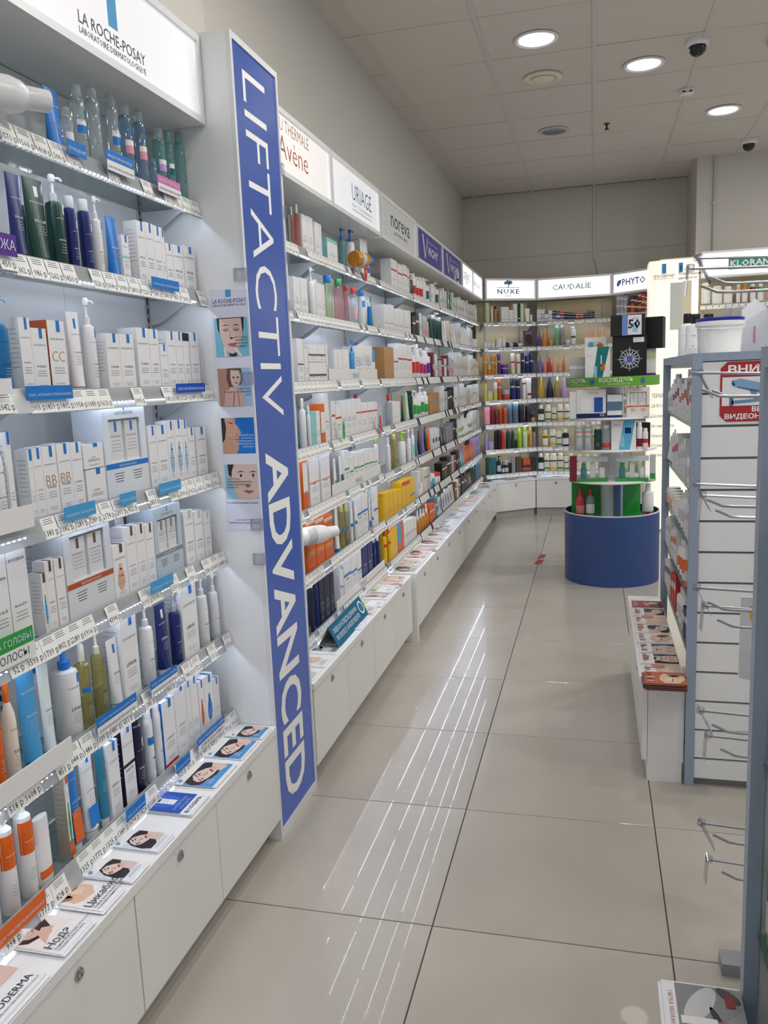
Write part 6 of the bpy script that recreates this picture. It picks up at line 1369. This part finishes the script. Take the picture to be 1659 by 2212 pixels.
# the warning sign
sg = empty('warning_sign', (.388, 2.7995, 1.253)); tag(sg, 'red and white video surveillance warning sign on the slatted panel', 'sign')
SW, SH = .30, .188
g = G(); b_ = .02; pts = [(b_, 0), (SW - b_, 0), (SW, b_), (SW, SH - b_), (SW - b_, SH), (b_, SH), (0, SH - b_), (0, b_)]
g.add([(x, -.0005, z) for x, z in pts] + [(x, .001, z) for x, z in pts], [tuple(range(8)), tuple(range(15, 7, -1))] + [(i, 8 + i, 8 + (i + 1) % 8, (i + 1) % 8) for i in range(8)], 'b5222c'); g.obj('plate', 'gloss', sg, angle=0)
g = G().frame((0, -.0006, 0), (1, 0, 0), (0, 0, 1)); g.rect(.006, SW - .006, .05, .14, 'f6f6f8'); g.up()
g.text('ВНИМАНИЕ', .15, .152, width=.255, size=.034, col='ffffff', bold=.03, res=2); g.text('ВЕДЁТСЯ', .15, .031, width=.11, size=.021, col='ffffff', bold=.03); g.text('ВИДЕОНАБЛЮДЕНИЕ', .15, .009, width=.27, size=.021, col='ffffff', bold=.03)
g.poly([(.035, .13), (.06, .135), (.2, .10), (.2, .07), (.16, .075), (.04, .11)], '8fb4d8'); g.up(); g.poly([(.035, .13), (.045, .118), (.04, .11), (.033, .118)], '3a5a8a'); g.poly([(.05, .112), (.17, .084), (.17, .078), (.05, .106)], '5a84b4'); g.poly([(.085, .1), (.105, .095), (.12, .062), (.035, .055), (.035, .066), (.1, .07)], '7a98bc'); g.poly([(.028, .084), (.04, .084), (.04, .05), (.028, .05)], '5a7aa0')
g.obj('print', 'print', sg, angle=0)
def gsh(y0, y1, z, X, label, depth=.19):
    o = empty('glass_shelf', (X, y1, z), -PI2); tag(o, label, 'shelf')
    G().box(0, y1 - y0, 0, depth, -.006, 0, 'b8d0c8').obj('pane', 'shelf_glass', o, angle=0)
    for x in (.05, y1 - y0 - .05): G().box(x - .002, x + .002, .02, depth, -.02, -.0065, 'lgrey').obj('bracket', 'alu', o, angle=0)
gz = [1.238, 1.022, .83, .645, .455]
GP = [('c:white:red', 'c:white:red', 'c:white:maroon', 'b:white'), ('t:white:green', 'b:white', 'c:white', 'c:white:red'), ('j:white:cream', 'j:peach:white', 'c:white:peach', 'b:white'), ('b:white:orange', 'c:white:orange', 'c:white', 'b:orange'), ('c:navy:white', 'b:white', 'c:red:white', 'c:white:navy')]
NUM = ['first', 'second', 'third', 'fourth', 'fifth']
for k, z in enumerate(gz):
    gsh(2.83, 3.90, z, .312, '%s glass shelf down on the gondola side behind the slatted end' % NUM[k])
    for j in range(12):
        it = GP[k][(j // 3 + k) % 4].split(':'); y = 2.875 + j * .087; w = .066; hh = .15 - .02 * (j % 3)
        if it[0] == 'c': res = carton(w, hh, .06, body=it[1], bands=[(it[2] if len(it) > 2 else 'lgrey', .55, .75)], fine=False)
        elif it[0] == 't': res = tube_(.05, hh, body=it[1], cap=it[2])
        elif it[0] == 'j': res = bottle(.06, .07, 'jar', body=it[1], cap=it[2], seg=12)
        else: res = bottle(.052, hh * 1.1, 'cyl', body=it[1], cap='white', label=it[2] if len(it) > 2 else 'lgrey', seg=12)
        place(res, (.318, y, z + .0006), -PI2, '%s gondola shelf' % NUM[k], extra=(y, 'slatted end'))
lc = make_cabinet((.163, 3.90), -PI2, [0, .545, 1.09], 'low white cabinet along the gondola side under the brochures', depth=.138, toe=.018, ztop=.35, kick='f0f0ee')
make_top((.158, 3.905), -PI2, 0, 1.10, 'white worktop with red brochures beside the gondola', depth=.143, z=.35)
CAT = [('long', 'b03a4a'), ('tilt', 'c8405c'), ('skin', 'f0ece8'), ('tilt', 'e8dcd4'), ('back', 'f4f0ee'), ('eyes', '4a5a9a'), ('front', '3a2c2c'), ('skin', 'f2eeea'), ('back', 'b86a4a')]
def c_cat(i, pic, c):
    r = random.Random(i + 90)
    def d(g, w, l):
        g.rect(0, w, 0, l, c if i in (0, 8) else 'f4f2f0'); g.up(); portrait(g, w * .05, l * .35, w * .95, l * .98, pic, c)
        for q in range(5): g.rect(w * (.1 + .16 * q), w * (.18 + .16 * q), l * .05, l * (.12 + .12 * r.random()), r.choice(['a83a44', 'e8b0a0', 'cfcfd6', 'c86a5a']))
        g.text('COSMETICS', w * .5, l * .27, width=w * .5, col='8a2a34') if False else None
    return d
for i, (pc_, c_) in enumerate(CAT):
    y = 3.80 - i * .122; yy = 2.80 + .012 if i == 8 else y
    brochure_stack((.29 if False else .168 + .0, y + .0), -PI2, .112, .132, 12 if i == 8 else 3, c_cat(i, pc_, c_), '%s red and white catalogue counted from the end facing the round display' % ORDW[i], 'catalogue under the %s one from the end facing the round display' % ORDW[i], zt=.373, th=.002, page='8a5a56' if i == 8 else 'white')
# things standing on the gondola
ZT = (1400, 540, .15612)
TZ = GH - .02
n = Line((.345, 0), -PI2, TZ + .0002, 'on top of the gondola', ZT, back=0)
yb = 3.35
for j, (px_, yy) in enumerate(((435, 3.75), (615, 3.52), (790, 3.32))):
    q_ = bp(1400 + px_ * .15612, 800, 'y', yy); zt_ = bp(1400 + px_ * .15612, 540 + 880 * .15612, 'y', yy).z
    place(bottle(.075, zt_ - TZ - .001, 'cyl', body='white', cap='black', name='estel', title='45', flat=.9), (max(q_.x, .376), yy, TZ + .0006), -.35, 'on top of the gondola', extra=(yy, 'the bucket'))
q_ = bp(1400 + 905 * .15612, 740, 'y', 3.06)
bk = G().lathe([(.064, 0), (.067, .004), (.074, .118), (.074, .12)], 32, 'f0f1f0').obj('bucket', 'plastic', None, (max(q_.x, .418), 3.06, TZ + .0006)); tag(bk, 'white plastic bucket with a blue lid on the gondola', 'bucket')
G().lathe([(.076, .112), (.08, .114), (.08, .126), (.076, .128)], 32, 'f4f4f4').obj('rim', 'plastic', bk); G().lathe([(.0755, .1282), (.078, .130), (.078, .138), (.07, .140)], 32, '2a2a9c').obj('lid', 'plastic', bk)
G().tube([(-.077, -.014, .11), (-.064, -.053, .104), (0, -.083, .1), (.064, -.053, .104), (.077, -.014, .11)], .0025, 6, 'white').obj('handle', 'plastic', bk)
q_ = bp(1400 + 1330 * .15612, 720, 'y', 2.90)
bn = empty('acrylic_bin', (.475, 3.2, TZ + .0006)); tag(bn, 'clear acrylic bin with a sloping side on the gondola', 'bin')
G().add([(0, 0, 0), (.16, 0, 0), (.16, 0, .2), (0, 0, .1), (0, .004, 0), (.16, .004, 0), (.16, .004, .2), (0, .004, .1)], [(0, 1, 2, 3), (5, 4, 7, 6), (0, 4, 5, 1), (3, 2, 6, 7), (0, 3, 7, 4), (1, 5, 6, 2)], 'e4e8ee').obj('sloping_side', 'acrylic', bn, angle=0)
G().box(.161, .165, 0, .2, 0, .21, 'e4e8ee').obj('end_wall', 'acrylic', bn, angle=0); G().box(0, .16, .196, .2, 0, .2, 'e4e8ee').obj('back_wall', 'acrylic', bn, angle=0); G().box(0, .16, .005, .195, 0, .003, 'e4e8ee').obj('floor_plate', 'acrylic', bn, angle=0)
pk = G(); v = [(-.05, 0, 0), (.05, 0, 0), (.055, .01, .16), (.0, .02, .21), (-.05, .012, .17), (-.05, .03, 0), (.05, .03, 0), (.05, .022, .16), (0, .025, .21), (-.046, .02, .17)]
pk.add(v, [(0, 1, 2, 3, 4), (9, 8, 7, 6, 5), (0, 5, 6, 1), (1, 6, 7, 2), (2, 7, 8, 3), (3, 8, 9, 4), (4, 9, 5, 0)], 'f0f0f4'); o = pk.obj('film_packet', 'gloss', None, (.57, 3.26, TZ + .0045), .2, 0); tag(o, 'crumpled white film packet with a pink strip in the bin', 'packet')
G().box(-.01, -.004, -.0015, -.0005, .05, .11, 'd0458a').obj('pink_strip', 'print', o, angle=0)

# ================================================================== NEAR GONDOLA, ITS HOOK WALL AND HOOKS
ng = empty('gondola', (.245, 1.36, 0)); tag(ng, 'gondola with one blue-grey post rising behind the grey photo brochure', 'gondola')
G().box(0, .022, -.03, 0, .0, 1.455, BG).obj('post', 'alu', ng, angle=0); G().box(.0, .022, -1.0, -.031, 1.425, 1.455, BG).obj('top_rail', 'alu', ng, angle=0)
G().box(.0225, .5, -.02, -.012, .03, 1.425, 'e8eaf0').obj('end_panel', 'laminate', ng, angle=0); G().box(.20, .21, -1.0, -.021, .03, 1.42, 'e8eaec').obj('spine_panel', 'laminate', ng, angle=0); G().box(.023, .5, -1.0, -.021, 0, .029, '8c8f94').obj('base', 'laminate', ng, angle=0)
for k, z in enumerate((1.1, .80, .50)): gsh(.4, 1.325, z, .262, '%s glass shelf down on the gondola by the hook wall' % NUM[k], .18)
for k, z in enumerate((1.1, .80, .50)):
    for j in range(6): place(bottle(.06, .17, 'wide', body='green' if k == 2 else 'white', cap='white', label='lgrey', seg=14), (.268, 1.29 - j * .09, z + .0006), -PI2, '%s shelf of gondola by hook wall' % NUM[k], extra=(j, 'the post'))
make_cabinet((.118, 1.34), -PI2, [0, .4, .8], 'low white cabinet under the grey photo brochure', depth=.125, toe=.03, ztop=.347)
make_top((.114, 1.345), -PI2, 0, .82, 'white worktop under the grey photo brochure', depth=.129, z=.347)
def c_grey(g, w, l):
    portrait(g, 0, l * .17, w, l, 'grey', '9a9a9e'); g.rect(0, w, 0, l * .165, 'f4f4f6'); g.up(); g.text('ПЯТКА УВЛАЖНЕНИЕ', w * .5, l * .07, width=w * .7, hmax=.008, col='c04a54'); g.poly([(w * .5, l * .2), (w * .62, l * .2), (w * .6, l * .66), (w * .5, l * .64)], 'f2eef0'); g.poly([(w * .52, l * .65), (w * .58, l * .66), (w * .57, l * .8), (w * .53, l * .8)], 'd04a5a'); g.rect(w * .1, w * .3, l * .78, l * .9, '8a2a34')
brochure_stack((.114, 1.342), -PI2, .15, .128, 3, c_grey, 'brochure with a grey photo of a crouching figure', 'leaflet under the grey photo brochure', zt=.370)
hw = empty('hook_wall', (.44, 1.42, 0)); tag(hw, 'white slatted hook wall with a grey steel foot', 'slatwall')
for k in range(17): G().box(0, .014, 0, .62, .06 + k * .1, .06 + k * .1 + .094, 'f0f1f3').obj('slat', 'laminate', hw, angle=0)
G().box(.0145, .03, 0, .62, .05, 1.76, '8c8f94').obj('backing', 'laminate', hw, angle=0)
G().box(-.145, .03, .445, .50, 0, .03, '9a9ca2').obj('foot', 'alu', hw, angle=0); G().box(.0, .03, .1, .155, 0, .05, '9a9ca2').obj('foot', 'alu', hw, angle=0)
Z6 = (1300, 1200, .4574)
HK = [(Z5, (895, 160), (975, 275), 1.80), (Z5, (850, 222), (920, 325), 1.70), (Z5, (905, 845), (990, 950), 1.80), (Z5, (862, 845), (930, 945), 1.70), (Z5, (885, 1507), (955, 1600), 1.70), (Z5, (925, 1575), (1010, 1665), 1.80), (Z6, (440, 152), (500, 222), 1.70), (Z6, (480, 237), (545, 305), 1.80), (Z6, (458, 732), (520, 800), 1.70), (Z6, (495, 850), (560, 915), 1.80), (Z6, (462, 1262), (525, 1320), 1.70), (Z6, (500, 1435), (565, 1495), 1.80)]
hz_ = sorted([-bp(zm[0] + t1[0] * zm[2], zm[1] + t1[1] * zm[2], 'y', y).z for zm, t1, t2, y in HK])
for i, (zm, t1, t2, y) in enumerate(HK):
    a = bp(zm[0] + t1[0] * zm[2], zm[1] + t1[1] * zm[2], 'y', y); c = bp(zm[0] + t2[0] * zm[2], zm[1] + t2[1] * zm[2], 'y', y)
    o = empty('display_hook', (.44, y, a.z)); tag(o, '%s double-rod steel hook from the top, with a clear price holder' % ORDW[hz_.index(-a.z)], 'hook', 'display hooks on the hook wall')
    xt = a.x - .44; xl = c.x - .44; zl = c.z - a.z
    G().tube([(xt, 0, 0), (-.001, 0, -.012)], .0026, 8, 'silver').obj('upper_rod', 'metal', o)
    G().tube([(xl, 0, zl), (xl + .006, 0, zl - .002), (xl + .03, 0, zl - .013), (xl + .05, 0, zl - .0145), (-.001, 0, zl - .018)], .0028, 8, 'silver').obj('lower_rod', 'metal', o)
    tl = .028 if i % 2 == 0 else -.006
    g = G(); g.add([(xt - .002, -.018, .006), (xt - .002, .018, .006), (xt + tl, .018, -.052), (xt + tl, -.018, -.052), (xt, -.018, .007), (xt, .018, .007), (xt + tl + .002, .018, -.052), (xt + tl + .002, -.018, -.052)], [(0, 3, 2, 1), (4, 5, 6, 7), (0, 1, 5, 4), (3, 7, 6, 2), (0, 4, 7, 3), (1, 2, 6, 5)], 'c4c4d4'); g.obj('price_holder', 'acrylic', o, angle=0)
    G().lathe([(.006, -.006), (.008, -.004), (.008, .006), (.006, .008)], 10, 'd0d0dc', xt + .003, 0).obj('end_clip', 'acrylic', o)
q_ = bp(1628, 1300, 'y', 1.9)
o = G().add([(-.03, 0, 0), (.03, 0, 0), (.034, 0, -.16), (.02, .004, -.2), (-.03, .002, -.19), (-.03, .008, 0), (.03, .008, 0), (.034, .02, -.16), (.02, .018, -.2), (-.03, .02, -.19)], [(0, 4, 3, 2, 1), (5, 6, 7, 8, 9), (0, 1, 6, 5), (1, 2, 7, 6), (2, 3, 8, 7), (3, 4, 9, 8), (4, 0, 5, 9)], 'e8eaf0').obj('blister_pack', 'gloss', None, (q_.x + .005, 1.9, q_.z + .01), 0, 0); tag(o, 'white film pack hanging between the hooks and the slatted end', 'packet')
G().box(-.012, .01, -.002, -.0005, -.05, -.02, 'yellow').obj('sticker', 'print', o, angle=0)

finish_labels()
